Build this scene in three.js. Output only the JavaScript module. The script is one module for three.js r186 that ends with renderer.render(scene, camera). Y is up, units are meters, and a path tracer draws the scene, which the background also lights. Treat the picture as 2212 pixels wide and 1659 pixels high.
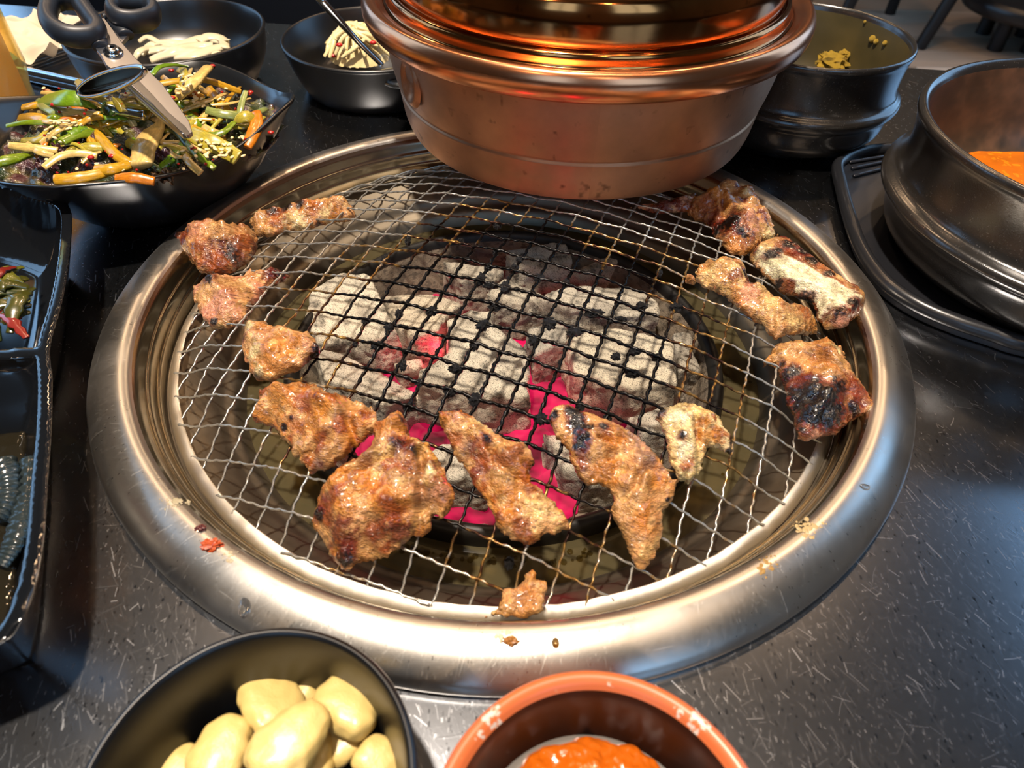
import * as THREE from 'three';
import { mergeGeometries } from 'three/addons/utils/BufferGeometryUtils.js';
import { RoundedBoxGeometry } from 'three/addons/geometries/RoundedBoxGeometry.js';
import { createNoise3D } from 'simplex-noise';

// ---------- camera, sky, lights, exposure ----------
const W = 2212, H = 1659, FOCAL = 1489, R = 0.19;            // R: outer radius of the grill rim, its centre is the origin, y = 0 is its outer edge
const scene = new THREE.Scene();
const CAM = new THREE.Vector3(0, 1.13018 * R, 1.42528 * R);
const RT = new THREE.Vector3(0.999853, 0.01706, -0.001567), FW = new THREE.Vector3(0.011057, -0.712507, -0.701577).normalize();
const UP = new THREE.Vector3().crossVectors(RT, FW).normalize();
const camera = new THREE.PerspectiveCamera(2 * Math.atan(H / 2 / FOCAL) * 180 / Math.PI, W / H, 0.02, 30);
camera.position.copy(CAM);
camera.up.copy(UP);
camera.lookAt(CAM.clone().add(FW));
camera.focus = 0.345; camera.userData.fStop = 15;
scene.add(camera);
const SKY = new THREE.Color(0.34, 0.62, 1.0);
scene.background = SKY; scene.backgroundIntensity = 3.2;    // daylight behind the restaurant's windows
const renderer = new THREE.WebGLRenderer({ antialias: true });
renderer.toneMapping = THREE.LinearToneMapping;
renderer.toneMappingExposure = 1.0;
renderer.shadowMap.enabled = true; renderer.shadowMap.type = THREE.PCFSoftShadowMap;
const KEY = { at: [-0.2, 1.5, 0.16], color: 0xffeedb, cd: 16 };   // spot lamp above the table
const PENDANTS = [[-0.55, 1.75, -0.9], [0.15, 1.8, -1.1], [0.75, 1.7, -1.0], [-1.2, 1.8, -1.7], [0.35, 1.85, -2.0], [1.3, 1.8, -1.9], [-0.35, 1.8, -2.6], [1.5, 1.9, -2.9], [-0.9, 1.85, 1.5], [0.35, 1.9, 1.9]];  // last two, unseen in front, added to light the pot and meat fronts
const OVERHEAD = [[0.12, 2.2, 0.05], [0.5, 2.2, -0.02], [0.34, 2.2, 0.36], [0.95, 2.2, 0.22], [-0.55, 2.2, 0.3], [1.05, 2.2, 0.7], [0.62, 2.2, 0.62]], OVERHEAD_CD = 0.35;
const PENDANT_CD = 2.4, PENDANT_COLOR = 0xffd2a4;

// ---------- helpers ----------
function rng(seed) { let s = seed >>> 0; return () => { s = (s + 0x6d2b79f5) | 0; let t = Math.imul(s ^ (s >>> 15), 1 | s); t = (t + Math.imul(t ^ (t >>> 7), 61 | t)) ^ t; return ((t ^ (t >>> 14)) >>> 0) / 4294967296; }; }
const rnd = rng(7), n3 = createNoise3D(rng(11));
const V = (x, y, z) => new THREE.Vector3(x, y, z);
const lerp = (a, b, t) => a + (b - a) * t, clamp = (x, a = 0, b = 1) => Math.min(b, Math.max(a, x));
const sstep = (a, b, x) => { const t = clamp((x - a) / (b - a)); return t * t * (3 - 2 * t); };
const C = (h) => new THREE.Color(h);
function ray(px, py) { return FW.clone().addScaledVector(RT, (px - W / 2) / FOCAL).addScaledVector(UP, -(py - H / 2) / FOCAL); }
function at(px, py, y) { const d = ray(px, py); return CAM.clone().addScaledVector(d, (y - CAM.y) / d.y); }         // the point of the level y seen at a pixel
function onPlane(px, py, p, n) { const d = ray(px, py); return CAM.clone().addScaledVector(d, p.clone().sub(CAM).dot(n) / d.dot(n)); }
const used = {};
function numbered(name) { const k = used[name] = (used[name] ?? -1) + 1; return k ? name + '_' + String(k).padStart(3, '0') : name; }
function tag(o, label, category, group, kind) { const u = o.userData; if (label) u.label = label; if (category) u.category = category; if (group) u.group = group; if (kind) u.kind = kind; return o; }
function mesh(name, g, m, parent = scene, y) { const o = new THREE.Mesh(g, m); o.name = parent === scene ? numbered(name) : name; o.castShadow = o.receiveShadow = true; parent.add(o); return o; }
function thing(name, label, category, group) { const o = new THREE.Group(); o.name = numbered(name); scene.add(o); return tag(o, label, category, group); }
function struct(name, g, m) { const o = mesh(name, g, m); o.userData.kind = 'structure'; return o; }
function lathe(pts, seg = 96) { return new THREE.LatheGeometry(pts.map(([r, y]) => new THREE.Vector2(r, y)), seg); }
// a lathe whose uv run in metres, so that textures keep their size
function latheM(pts, seg = 96) { const g = lathe(pts, seg), uv = g.attributes.uv, n = pts.length, rm = Math.max(...pts.map((p) => p[0])), L = [0]; for (let i = 1; i < n; i++) L.push(L[i - 1] + Math.hypot(pts[i][0] - pts[i - 1][0], pts[i][1] - pts[i - 1][1])); for (let i = 0; i < uv.count; i++) uv.setXY(i, uv.getX(i) * 6.2832 * rm, L[i % n]); return g; }
function smoothProfile(pts, n = 6) { const c = new THREE.CatmullRomCurve3(pts.map(([r, y]) => V(r, y, 0)), false, 'centripetal'); return c.getPoints(n * (pts.length - 1)).map((p) => [Math.max(p.x, 0), p.y]); }
// puts a mesh's geometry around its own base, so that the object stands where the thing stands
function rebase(o) { o.geometry.computeBoundingBox(); const b = o.geometry.boundingBox, c = V((b.min.x + b.max.x) / 2, b.min.y, (b.min.z + b.max.z) / 2); o.geometry.translate(-c.x, -c.y, -c.z); o.position.add(c); return o; }
function rebaseGroup(g, c) { g.children.forEach((o) => o.geometry.translate(-c.x, -c.y, -c.z)); g.position.copy(c); return g; }

// swept tube with its own radius and colour along the way; a flattened, turning section gives twisted wire
function sweep(pts, radius, { seg = 6, flat = 1, twist = 0, color, cap = true, ref = V(0, 1, 0) } = {}) {
  const n = pts.length, pos = [], col = [], uv = [], idx = [];
  const t = V(), a = V(), b = V(); let len = 0;
  for (let i = 0; i < n; i++) {
    t.subVectors(pts[Math.min(i + 1, n - 1)], pts[Math.max(i - 1, 0)]).normalize();
    if (i) len += pts[i].distanceTo(pts[i - 1]);
    a.crossVectors(ref, t); if (a.lengthSq() < 1e-6) a.set(1, 0, 0); a.normalize(); b.crossVectors(t, a).normalize();
    const r = typeof radius === 'function' ? radius(i / (n - 1), len, pts[i]) : radius, ph = twist * len, cc = color && color(i / (n - 1), pts[i]);
    for (let k = 0; k < seg; k++) {
      const th = k / seg * Math.PI * 2, u = Math.cos(th) * r, v = Math.sin(th) * r * flat, x = u * Math.cos(ph) - v * Math.sin(ph), y = u * Math.sin(ph) + v * Math.cos(ph);
      pos.push(pts[i].x + a.x * x + b.x * y, pts[i].y + a.y * x + b.y * y, pts[i].z + a.z * x + b.z * y); uv.push(k / seg * r * 6, len); if (cc) col.push(cc.r, cc.g, cc.b);
    }
  }
  for (let i = 0; i < n - 1; i++) for (let k = 0; k < seg; k++) { const p = i * seg + k, q = i * seg + (k + 1) % seg; idx.push(p, q, p + seg, q, q + seg, p + seg); }
  if (cap) for (const e of [0, n - 1]) for (let k = 1; k < seg - 1; k++) e ? idx.push(e * seg, e * seg + k, e * seg + k + 1) : idx.push(0, k + 1, k);
  const g = new THREE.BufferGeometry();
  g.setAttribute('position', new THREE.Float32BufferAttribute(pos, 3)); g.setAttribute('uv', new THREE.Float32BufferAttribute(uv, 2)); if (color) g.setAttribute('color', new THREE.Float32BufferAttribute(col, 3));
  g.setIndex(idx); g.computeVertexNormals(); return g;
}
const curve = (pts, n, closed = false) => new THREE.CatmullRomCurve3(pts, closed, 'centripetal').getPoints(n);

// surface of the field f < 0 on a grid (naive surface nets)
function nets(f, lo, hi, cell) {
  const nx = Math.ceil((hi.x - lo.x) / cell) + 2, ny = Math.ceil((hi.y - lo.y) / cell) + 2, nz = Math.ceil((hi.z - lo.z) / cell) + 2, S = new Float32Array(nx * ny * nz), id = (i, j, k) => (k * ny + j) * nx + i;
  for (let k = 0; k < nz; k++) for (let i = 0; i < nx; i++) for (let j = 0; j < ny; j++) S[id(i, j, k)] = f(lo.x + i * cell, lo.y + j * cell, lo.z + k * cell);
  const vid = new Int32Array(nx * ny * nz).fill(-1), pos = [], idx = [];
  for (let k = 0; k < nz - 1; k++) for (let j = 0; j < ny - 1; j++) for (let i = 0; i < nx - 1; i++) {
    let n = 0, sx = 0, sy = 0, sz = 0, m = 0; const s = [];
    for (let c = 0; c < 8; c++) { const v = S[id(i + (c & 1), j + (c >> 1 & 1), k + (c >> 2))]; s.push(v); if (v < 0) m++; }
    if (m === 0 || m === 8) continue;
    for (let c = 0; c < 8; c++) for (const e of [1, 2, 4]) if (!(c & e)) {
      const d = c | e; if ((s[c] < 0) === (s[d] < 0)) continue;
      const t = s[c] / (s[c] - s[d]); n++; sx += (c & 1) + (e === 1 ? t : 0); sy += (c >> 1 & 1) + (e === 2 ? t : 0); sz += (c >> 2) + (e === 4 ? t : 0);
    }
    vid[id(i, j, k)] = pos.length / 3; pos.push(lo.x + (i + sx / n) * cell, lo.y + (j + sy / n) * cell, lo.z + (k + sz / n) * cell);
  }
  const quad = (a, b, c, d, flip) => flip ? idx.push(a, c, b, a, d, c) : idx.push(a, b, c, a, c, d);
  for (let k = 1; k < nz - 1; k++) for (let j = 1; j < ny - 1; j++) for (let i = 1; i < nx - 1; i++) {
    const a = S[id(i, j, k)] < 0;
    if (a !== S[id(i + 1, j, k)] < 0) quad(vid[id(i, j - 1, k - 1)], vid[id(i, j, k - 1)], vid[id(i, j, k)], vid[id(i, j - 1, k)], !a);
    if (a !== S[id(i, j + 1, k)] < 0) quad(vid[id(i - 1, j, k - 1)], vid[id(i - 1, j, k)], vid[id(i, j, k)], vid[id(i, j, k - 1)], !a);
    if (a !== S[id(i, j, k + 1)] < 0) quad(vid[id(i - 1, j - 1, k)], vid[id(i, j - 1, k)], vid[id(i, j, k)], vid[id(i - 1, j, k)], !a);
  }
  const g = new THREE.BufferGeometry(); g.setAttribute('position', new THREE.Float32BufferAttribute(pos, 3)); g.setIndex(idx);
  const uv = new Float32Array(pos.length / 3 * 2); for (let i = 0; i < pos.length / 3; i++) { uv[i * 2] = pos[i * 3] + pos[i * 3 + 1] * 0.45; uv[i * 2 + 1] = pos[i * 3 + 2] - pos[i * 3 + 1] * 0.9; }
  g.setAttribute('uv', new THREE.BufferAttribute(uv, 2)); g.computeVertexNormals(); return g;
}
function paint(g, fn) { const p = g.attributes.position, n = g.attributes.normal, a = new Float32Array(p.count * 3), c = new THREE.Color(); for (let i = 0; i < p.count; i++) { fn(p.getX(i), p.getY(i), p.getZ(i), c, n.getY(i)); a[i * 3] = c.r; a[i * 3 + 1] = c.g; a[i * 3 + 2] = c.b; } g.setAttribute('color', new THREE.BufferAttribute(a, 3)); return g; }
// signed distance to a polygon in the plane, positive inside
function polyDist(poly) {
  return (x, z) => {
    let d = 1e9, inside = false;
    for (let i = 0, j = poly.length - 1; i < poly.length; j = i++) {
      const [ax, az] = poly[i], [bx, bz] = poly[j], ex = bx - ax, ez = bz - az, wx = x - ax, wz = z - az, t = clamp((wx * ex + wz * ez) / (ex * ex + ez * ez + 1e-12));
      const qx = wx - ex * t, qz = wz - ez * t; d = Math.min(d, qx * qx + qz * qz);
      if ((az > z) !== (bz > z) && x < (bx - ax) * (z - az) / (bz - az) + ax) inside = !inside;
    }
    return (inside ? 1 : -1) * Math.sqrt(d);
  };
}
// an outline seen in the photograph, laid on the level where each stretch of it lies: far edges near the top of the solid, near edges near its foot
function outline(px, baseOf, T) {
  let area = 0; px.forEach(([x, y], i) => { const [u, v] = px[(i + 1) % px.length]; area += x * v - u * y; });
  const s = Math.sign(area);
  return px.map(([x, y], i) => {
    const a = px[(i + px.length - 1) % px.length], b = px[(i + 1) % px.length], tx = b[0] - a[0], ty = b[1] - a[1], L = Math.hypot(tx, ty) || 1, ny = -tx / L * s;
    let p = at(x, y, 0); for (let k = 0; k < 3; k++) p = at(x, y, baseOf(p.x, p.z) + T * (0.36 - 0.24 * ny));
    return [p.x, p.z];
  });
}
const zoomed = (ox, oy, s, pts) => pts.map(([x, y]) => [ox + x / s, oy + y / s]);
const box = (poly, pad, y0, y1) => [V(Math.min(...poly.map((p) => p[0])) - pad, y0, Math.min(...poly.map((p) => p[1])) - pad), V(Math.max(...poly.map((p) => p[0])) + pad, y1, Math.max(...poly.map((p) => p[1])) + pad)];

// ---------- textures ----------
function pnoise(seed) {                                        // value noise that tiles with the given period
  const r = rng(seed), T = new Float32Array(65536).map(() => r());
  return (x, y, per) => { const xi = Math.floor(x), yi = Math.floor(y), fx = x - xi, fy = y - yi, u = fx * fx * (3 - 2 * fx), v = fy * fy * (3 - 2 * fy), h = (a, b) => T[((((a % per) + per) % per) * 131 + (((b % per) + per) % per) * 7919) & 65535];
    return lerp(lerp(h(xi, yi), h(xi + 1, yi), u), lerp(h(xi, yi + 1), h(xi + 1, yi + 1), u), v); };
}
const pn = pnoise(5), pn2 = pnoise(9);
function fbm(u, v, f, o = 4, n = pn) { let s = 0, a = 0.5, t = 0; for (let i = 0; i < o; i++) { s += a * n(u * f, v * f, f); t += a; a *= 0.55; f *= 2; } return s / t; }
function dataTex(size, fn, srgb = false, meters = 1) {
  const d = new Uint8Array(size * size * 4);
  for (let y = 0; y < size; y++) for (let x = 0; x < size; x++) { const c = fn((x + 0.5) / size, (y + 0.5) / size), o = (y * size + x) * 4; d[o] = clamp(c[0]) * 255; d[o + 1] = clamp(c[1]) * 255; d[o + 2] = clamp(c[2]) * 255; d[o + 3] = 255; }
  const t = new THREE.DataTexture(d, size, size, THREE.RGBAFormat); t.wrapS = t.wrapT = THREE.RepeatWrapping; t.magFilter = THREE.LinearFilter; t.minFilter = THREE.LinearMipmapLinearFilter; t.generateMipmaps = true;
  if (srgb) t.colorSpace = THREE.SRGBColorSpace; t.repeat.set(1 / meters, 1 / meters); t.needsUpdate = true; return t;
}
const gray = (fn) => (u, v) => { const g = fn(u, v); return [g, g, g]; };
function canvasTex(w, h, draw, srgb, rep) { const c = document.createElement('canvas'); c.width = w; c.height = h; draw(c.getContext('2d'), w, h); const t = new THREE.CanvasTexture(c); t.wrapS = t.wrapT = THREE.RepeatWrapping; if (srgb) t.colorSpace = THREE.SRGBColorSpace; t.repeat.set(1 / rep, 1 / rep); return t; }
const std = (o) => new THREE.MeshStandardMaterial(o), phys = (o) => new THREE.MeshPhysicalMaterial(o);
// scratched steel: one drawing of scratches used as roughness and, finer, as relief
function scratches(seed, count, lo, hi, base, bright, lenMin, lenMax) {
  return (g, w, h) => {
    const r = rng(seed); g.fillStyle = `rgb(${base},${base},${base})`; g.fillRect(0, 0, w, h);
    for (let i = 0; i < 26000 * w * h / 4.2e6; i++) { const b = base + (r() - 0.45) * 70, s = 1 + r() * 3; g.fillStyle = `rgba(${b},${b},${b},0.55)`; g.fillRect(r() * w, r() * h, s, s * (1 + r() * 2)); }
    for (let i = 0; i < count; i++) {
      const a = (r() < 0.6 ? -1.15 : r() * 3.1) + (r() - 0.5) * 0.9, L = lenMin + (lenMax - lenMin) * Math.pow(r(), 3), x = r() * w, y = r() * h, b = lo + (hi - lo) * Math.pow(r(), 1.5) * bright, dx = Math.cos(a) * L, dy = Math.sin(a) * L, bow = (r() - 0.5) * L * 0.15;
      g.strokeStyle = `rgba(${b},${b},${b},${0.25 + r() * 0.7})`; g.lineWidth = 0.5 + Math.pow(r(), 5) * 2.2;
      for (const ox of [0, -w, w]) for (const oy of [0, -h, h]) { if (x + ox + L < 0 || x + ox - L > w || y + oy + L < 0 || y + oy - L > h) continue; g.beginPath(); g.moveTo(x + ox, y + oy); g.quadraticCurveTo(x + ox + dx / 2 + bow, y + oy + dy / 2 - bow, x + ox + dx, y + oy + dy); g.stroke(); }
    }
  };
}
const scratchRough = canvasTex(2048, 2048, scratches(3, 21000, 62, 120, 52, 1, 4, 46), false, 0.36);
const scratchBump = canvasTex(1024, 1024, scratches(4, 5200, 60, 230, 128, 1, 4, 45), false, 0.2);
const smudgeRough = canvasTex(1024, 1024, (g, w, h) => { scratches(6, 3200, 84, 132, 80, 1, 6, 90)(g, w, h); const r = rng(8); for (let i = 0; i < 160; i++) { const x = r() * w, y = r() * h, q = 20 + r() * 90, b = 70 + r() * 50; g.fillStyle = `rgba(${b},${b},${b},0.12)`; g.beginPath(); g.ellipse(x, y, q, q * (0.3 + r() * 0.6), r() * 3, 0, 6.3); g.fill(); } }, false, 0.15);
const fineBump = dataTex(512, gray((u, v) => 0.5 + 0.5 * (fbm(u, v, 64, 3) - 0.5)), false, 0.03);
const M = {};
M.table = std({ color: C(0x8f9297), metalness: 1, roughness: 1, roughnessMap: scratchRough, bumpMap: scratchBump, bumpScale: 0.00004 });
M.trim = std({ color: C(0xb9bcc0), metalness: 1, roughness: 0.22 });
M.rim = std({ color: C(0xc6c3bd), metalness: 1, roughness: 1, roughnessMap: smudgeRough, bumpMap: fineBump, bumpScale: 0.000012 });
M.step = std({ color: C(0x9f9683), metalness: 1, roughness: 0.2, bumpMap: fineBump, bumpScale: 0.00001 });
const panRough = dataTex(256, gray((u, v) => 0.36 + 0.26 * fbm(u, v, 6, 5)), false, 0.08);
M.pan = std({ color: C(0x7f7565), metalness: 1, roughness: 1, roughnessMap: panRough, bumpMap: fineBump, bumpScale: 0.00003 });
M.band = std({ color: C(0xe6e0d2), metalness: 1, roughness: 0.34, bumpMap: fineBump, bumpScale: 0.00005 });
M.wire = std({ color: 0xffffff, vertexColors: true, metalness: 0.75, roughness: 0.32 });
M.crust = std({ color: C(0x0c0b0b), roughness: 0.38, bumpMap: fineBump, bumpScale: 0.0003 });
M.iron = std({ color: C(0x14120f), roughness: 0.5, metalness: 0.3 });
const ashMap = dataTex(512, (u, v) => { const a = fbm(u, v, 5, 5), s = fbm(u, v, 90, 2, pn2), p = fbm(u, v, 28, 2), k = 0.8 + 0.24 * a - (s > 0.6 ? (s - 0.6) * 2.6 : 0) - (p > 0.72 ? (p - 0.72) * 2.2 : 0); return [k, k * 0.98, k * 0.935]; }, true, 0.024);
const ashBump = dataTex(512, gray((u, v) => 0.35 * fbm(u, v, 10, 4) + 0.65 * fbm(u, v, 70, 3, pn2)), false, 0.024);
M.coal = std({ color: 0xffffff, vertexColors: true, map: ashMap, roughness: 0.95, bumpMap: ashBump, bumpScale: 0.0005 });
M.liner = std({ map: dataTex(512, (u, v) => { const a = fbm(u, v, 5, 5), b = fbm(u, v, 30, 3, pn2), k = 0.3 + 0.34 * a + (b > 0.6 ? -0.25 : 0) * a; return [k * 1.0, k * 0.9, k * 0.76]; }, true, 0.09), roughness: 0.95, bumpMap: ashBump, bumpScale: 0.001 });
M.ember = std({ color: C(0x2a0508), roughness: 1, emissive: new THREE.Color(1, 0.012, 0.11), emissiveIntensity: 0.95, emissiveMap: dataTex(256, gray((u, v) => clamp(0.1 + 2.3 * (fbm(u, v, 4, 4) - 0.3))), false, 0.07) });
const meatMap = dataTex(512, (u, v) => { const a = fbm(u, v, 7, 5), b = fbm(u, v, 36, 3, pn2), s = fbm(u, v, 80, 2), k = 0.88 + 0.62 * (a - 0.5) + 0.3 * (b - 0.5) - (s > 0.7 ? (s - 0.7) * 1.8 : 0); return [k, k * (0.94 + 0.1 * b), k * (0.86 + 0.14 * a)]; }, true, 0.034);
const meatBump = dataTex(512, gray((u, v) => 0.45 * fbm(u, v, 9, 3) + 0.4 * fbm(u, v, 30, 3, pn2) + 0.25 * fbm(u, v, 80, 2)), false, 0.034);
const meatRough = dataTex(256, gray((u, v) => 0.17 + 0.42 * sstep(0.35, 0.75, fbm(u, v, 9, 4, pn2))), false, 0.034);
M.meat = phys({ color: 0xffffff, vertexColors: true, map: meatMap, roughness: 1, roughnessMap: meatRough, bumpMap: meatBump, bumpScale: 0.0011, clearcoat: 0.6, clearcoatRoughness: 0.13 });
M.copper = phys({ anisotropy: 0.55, anisotropyRotation: Math.PI / 2, color: C(0xd6a07a), metalness: 1, roughness: 1, roughnessMap: dataTex(512, gray((u, v) => 0.42 + 0.14 * fbm(u, v, 6, 4) + 0.06 * fbm(u, v, 60, 2, pn2)), false, 0.12), map: dataTex(512, (u, v) => { const a = fbm(u, v, 5, 5), b = fbm(u, v, 22, 3, pn2), k = 0.86 + 0.26 * (a - 0.5) - (b > 0.74 ? (b - 0.74) * 1.2 : 0); return [k, k * 0.98, k * 0.97]; }, true, 0.12) });
M.copperLid = std({ color: C(0xd68a4e), metalness: 1, roughness: 0.13, map: M.copper.map });
M.copperRoll = std({ color: C(0xdd9468), metalness: 1, roughness: 0.24 });
M.steel = std({ color: C(0xc4c6c8), metalness: 1, roughness: 0.16 });
M.steelSoft = std({ color: C(0xb8b9bb), metalness: 1, roughness: 0.3 });
M.melamine = phys({ color: C(0x0b0c0e), roughness: 0.34, specularIntensity: 1 });
M.melamineGloss = phys({ color: C(0x0e1013), roughness: 0.12, clearcoat: 0.6, clearcoatRoughness: 0.06 });
const specks = dataTex(256, (u, v) => { const s = fbm(u, v, 60, 2, pn2), k = 0.11 + (s > 0.74 ? (s - 0.74) * 0.9 : 0) + 0.03 * fbm(u, v, 6, 3); return [k, k * 0.94, k * 0.88]; }, true, 0.04);
M.stone = phys({ map: specks, roughness: 0.22, clearcoat: 0.4, clearcoatRoughness: 0.2, bumpMap: fineBump, bumpScale: 0.00008 });
M.stoneInside = phys({ map: dataTex(256, (u, v) => { const a = fbm(u, v, 4, 4); return [0.2 + 0.12 * a, 0.18 + 0.09 * a, 0.1 + 0.04 * a]; }, true, 0.08), roughness: 0.42 });
M.soupInside = phys({ map: dataTex(256, (u, v) => { const a = fbm(u, v, 4, 4), b = fbm(u, v, 14, 3, pn2); return [0.18 + 0.2 * a * b * 2, 0.15 + 0.13 * a * b * 2, 0.11 + 0.09 * a * b * 2]; }, true, 0.1), roughness: 0.4 });
M.black = phys({ color: C(0x15161a), roughness: 0.38 });
M.dark = std({ color: C(0x101318), roughness: 0.6 });

// ---------- the room ----------
const FLOOR = -0.75, TOP = -0.006, CEIL = 3.0;
M.wall = std({ color: C(0x7d6c58), roughness: 0.9 }); M.ceiling = std({ color: C(0x4a4640), roughness: 0.95 });
M.wood = std({ map: dataTex(512, (u, v) => { const a = fbm(u, v, 3, 3), g = pn(u * 6, v * 220, 220 * 6), k = 0.7 + 0.16 * a + 0.07 * g; return [k, k * 0.94, k * 0.86]; }, true, 1.1), roughness: 0.55 });
{
  const rf = rng(21), root = new THREE.Group(); root.name = 'floor'; root.userData.kind = 'structure'; scene.add(root);
  mesh('floor_slab', new THREE.BoxGeometry(5.4, 0.1, 7.4).translate(0, FLOOR - 0.058, -0.9), M.dark, root);
  const gs = [0, 1, 2].map(() => { const g = new RoundedBoxGeometry(1.196, 0.012, 0.156, 1, 0.002), s = rf(); const uv = g.attributes.uv, p = g.attributes.position; for (let i = 0; i < uv.count; i++) uv.setXY(i, p.getX(i) + s, p.getZ(i) + s); return g; });
  const tint = [0xffffff, 0xd8d2cc, 0xb9b2aa].map((c) => { const m = M.wood.clone(); m.color = C(c); return m; });
  for (let i = 0; i < 4; i++) for (let j = 0; j < 25; j++) { const o = mesh('plank', gs[(i * 7 + j * 3) % 3], tint[Math.floor(rf() * 3)], root); o.position.set(-1.9 + i * 1.2 + (j % 2) * 0.6 - 0.2, FLOOR - 0.006, -4.35 + j * 0.16); }
}
struct('ceiling', new THREE.BoxGeometry(5.4, 0.2, 7.4).translate(0, CEIL + 0.1, -0.9), M.ceiling);
struct('wall_back', new THREE.BoxGeometry(5.4, CEIL - FLOOR, 0.2).translate(0, (CEIL + FLOOR) / 2, -4.5), M.wall);
{ // walls with window openings: left, right and front (behind the photographer)
  let n = 0;
  const frameM = std({ color: C(0x15171a), roughness: 0.5, metalness: 0.5 }), glass = phys({ color: 0xffffff, transmission: 1, roughness: 0, thickness: 0, ior: 1.45 });
  const wallWith = (name, place, L, holes) => {
    const s = new THREE.Shape([[-L / 2, FLOOR], [L / 2, FLOOR], [L / 2, CEIL], [-L / 2, CEIL]].map(([x, y]) => new THREE.Vector2(x, y)));
    for (const [a, b, c, d] of holes) s.holes.push(new THREE.Path([[a, c], [a, d], [b, d], [b, c]].map(([x, y]) => new THREE.Vector2(x, y))));
    place(struct(name, new THREE.ExtrudeGeometry(s, { depth: 0.2, bevelEnabled: false }), M.wall));
    for (const [a, b, c, d] of holes) {
      const g = new THREE.Group(); g.name = 'window_' + (++n); g.userData.kind = 'structure'; scene.add(g); place(g);
      const bar = (x, y, w, h) => mesh('window_frame', new THREE.BoxGeometry(w, h, 0.06).translate(x, y, 0.1), frameM, g);
      bar((a + b) / 2, c + 0.03, b - a, 0.06); bar((a + b) / 2, d - 0.03, b - a, 0.06); bar(a + 0.03, (c + d) / 2, 0.06, d - c); bar(b - 0.03, (c + d) / 2, 0.06, d - c); bar((a + b) / 2, (c + d) / 2, 0.05, d - c);
      mesh('pane', new THREE.PlaneGeometry(b - a - 0.1, d - c - 0.1).translate((a + b) / 2, (c + d) / 2, 0.1), glass, g);
    }
  };
  wallWith('wall_left', (o) => { o.position.set(-2.7, 0, -0.9); o.rotation.y = Math.PI / 2; }, 7.4, [[-0.6, 1.1, -0.1, 2.3], [1.4, 3.0, -0.1, 2.3]]);
  wallWith('wall_right', (o) => { o.position.set(2.7, 0, -0.9); o.rotation.y = -Math.PI / 2; }, 7.4, [[-1.6, 0.3, 0.0, 2.7]]);
  wallWith('wall_front', (o) => { o.position.set(0, 0, 2.8); o.rotation.y = Math.PI; }, 5.4, [[-1.9, -0.5, 0.4, 2.4], [0.4, 1.4, 0.4, 2.2]]);
}
// dark panelling added to the unseen lower walls, keeps low reflections dark
{ const w = std({ color: C(0x1d1814), roughness: 0.6 }), h = 1.05, y = FLOOR + h / 2; let k = 0;
  for (const [sx, x, z, sz] of [[5.4, 0, -4.385, 0.03], [0.03, -2.485, -0.9, 7.0], [0.03, 2.485, -0.9, 7.0], [5.4, 0, 2.585, 0.03]]) { const o = new THREE.Mesh(new THREE.BoxGeometry(sx, h - 0.45, sz).translate(x, y - 0.225, z), w); o.name = 'trim_' + (++k); o.castShadow = o.receiveShadow = true; o.userData.kind = 'structure'; scene.add(o); } }
// lamps
{
  const shade = std({ color: C(0x1a1a1a), roughness: 0.5, metalness: 0.4, side: THREE.DoubleSide });
  const lampLit = (c, k) => std({ color: C(c), emissive: C(c), emissiveIntensity: k });
  const hang = (name, label, [x, y, z], color, cd, glow, spot, group) => {
    const g = thing(name, label, 'lamp', group); g.position.set(x, y, z);
    mesh('shade', lathe([[0.012, 0.12], [0.03, 0.115], [0.075, 0.02], [0.078, 0.0], [0.074, 0.0], [0.07, 0.02], [0.026, 0.108]], 40), shade, g);
    mesh('cord', new THREE.CylinderGeometry(0.004, 0.004, CEIL - y - 0.115, 8).translate(0, (CEIL - y + 0.115) / 2, 0), shade, g);
    mesh('bulb', new THREE.CylinderGeometry(spot ? 0.045 : 0.04, spot ? 0.045 : 0.04, 0.01, 32).translate(0, 0.012, 0), lampLit(color, glow), g);
    const l = spot ? new THREE.SpotLight(color, cd, 0, 0.75, 0.6) : new THREE.SpotLight(color, cd, 0, 1.3, 0.8);
    l.name = name + '_light'; l.position.set(x, y - 0.004, z); l.target.position.set(spot ? 0.05 : x, 0, spot ? 0 : z); l.castShadow = true; l.shadow.radius = spot ? 1.7 : 2; l.shadow.mapSize.set(2048, 2048); l.shadow.bias = -0.0003; l.shadow.camera.near = 0.1;
    scene.add(l, l.target);
  };
  hang('spot_lamp', 'black shaded spot lamp hanging directly above the round grill', KEY.at, KEY.color, KEY.cd, 8, true);
  OVERHEAD.forEach((p) => hang('ceiling_pendant', 'small black pendant lamp with a warm bulb hanging high above the grill table', p, PENDANT_COLOR, OVERHEAD_CD, 6, false, 'warm lamps above the table'));
  PENDANTS.forEach((p) => hang('pendant_lamp', 'small black pendant lamp with a warm bulb behind the table, front two added as fill', p, PENDANT_COLOR, PENDANT_CD, 6, false, 'warm pendant lamps'));
}
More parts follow.
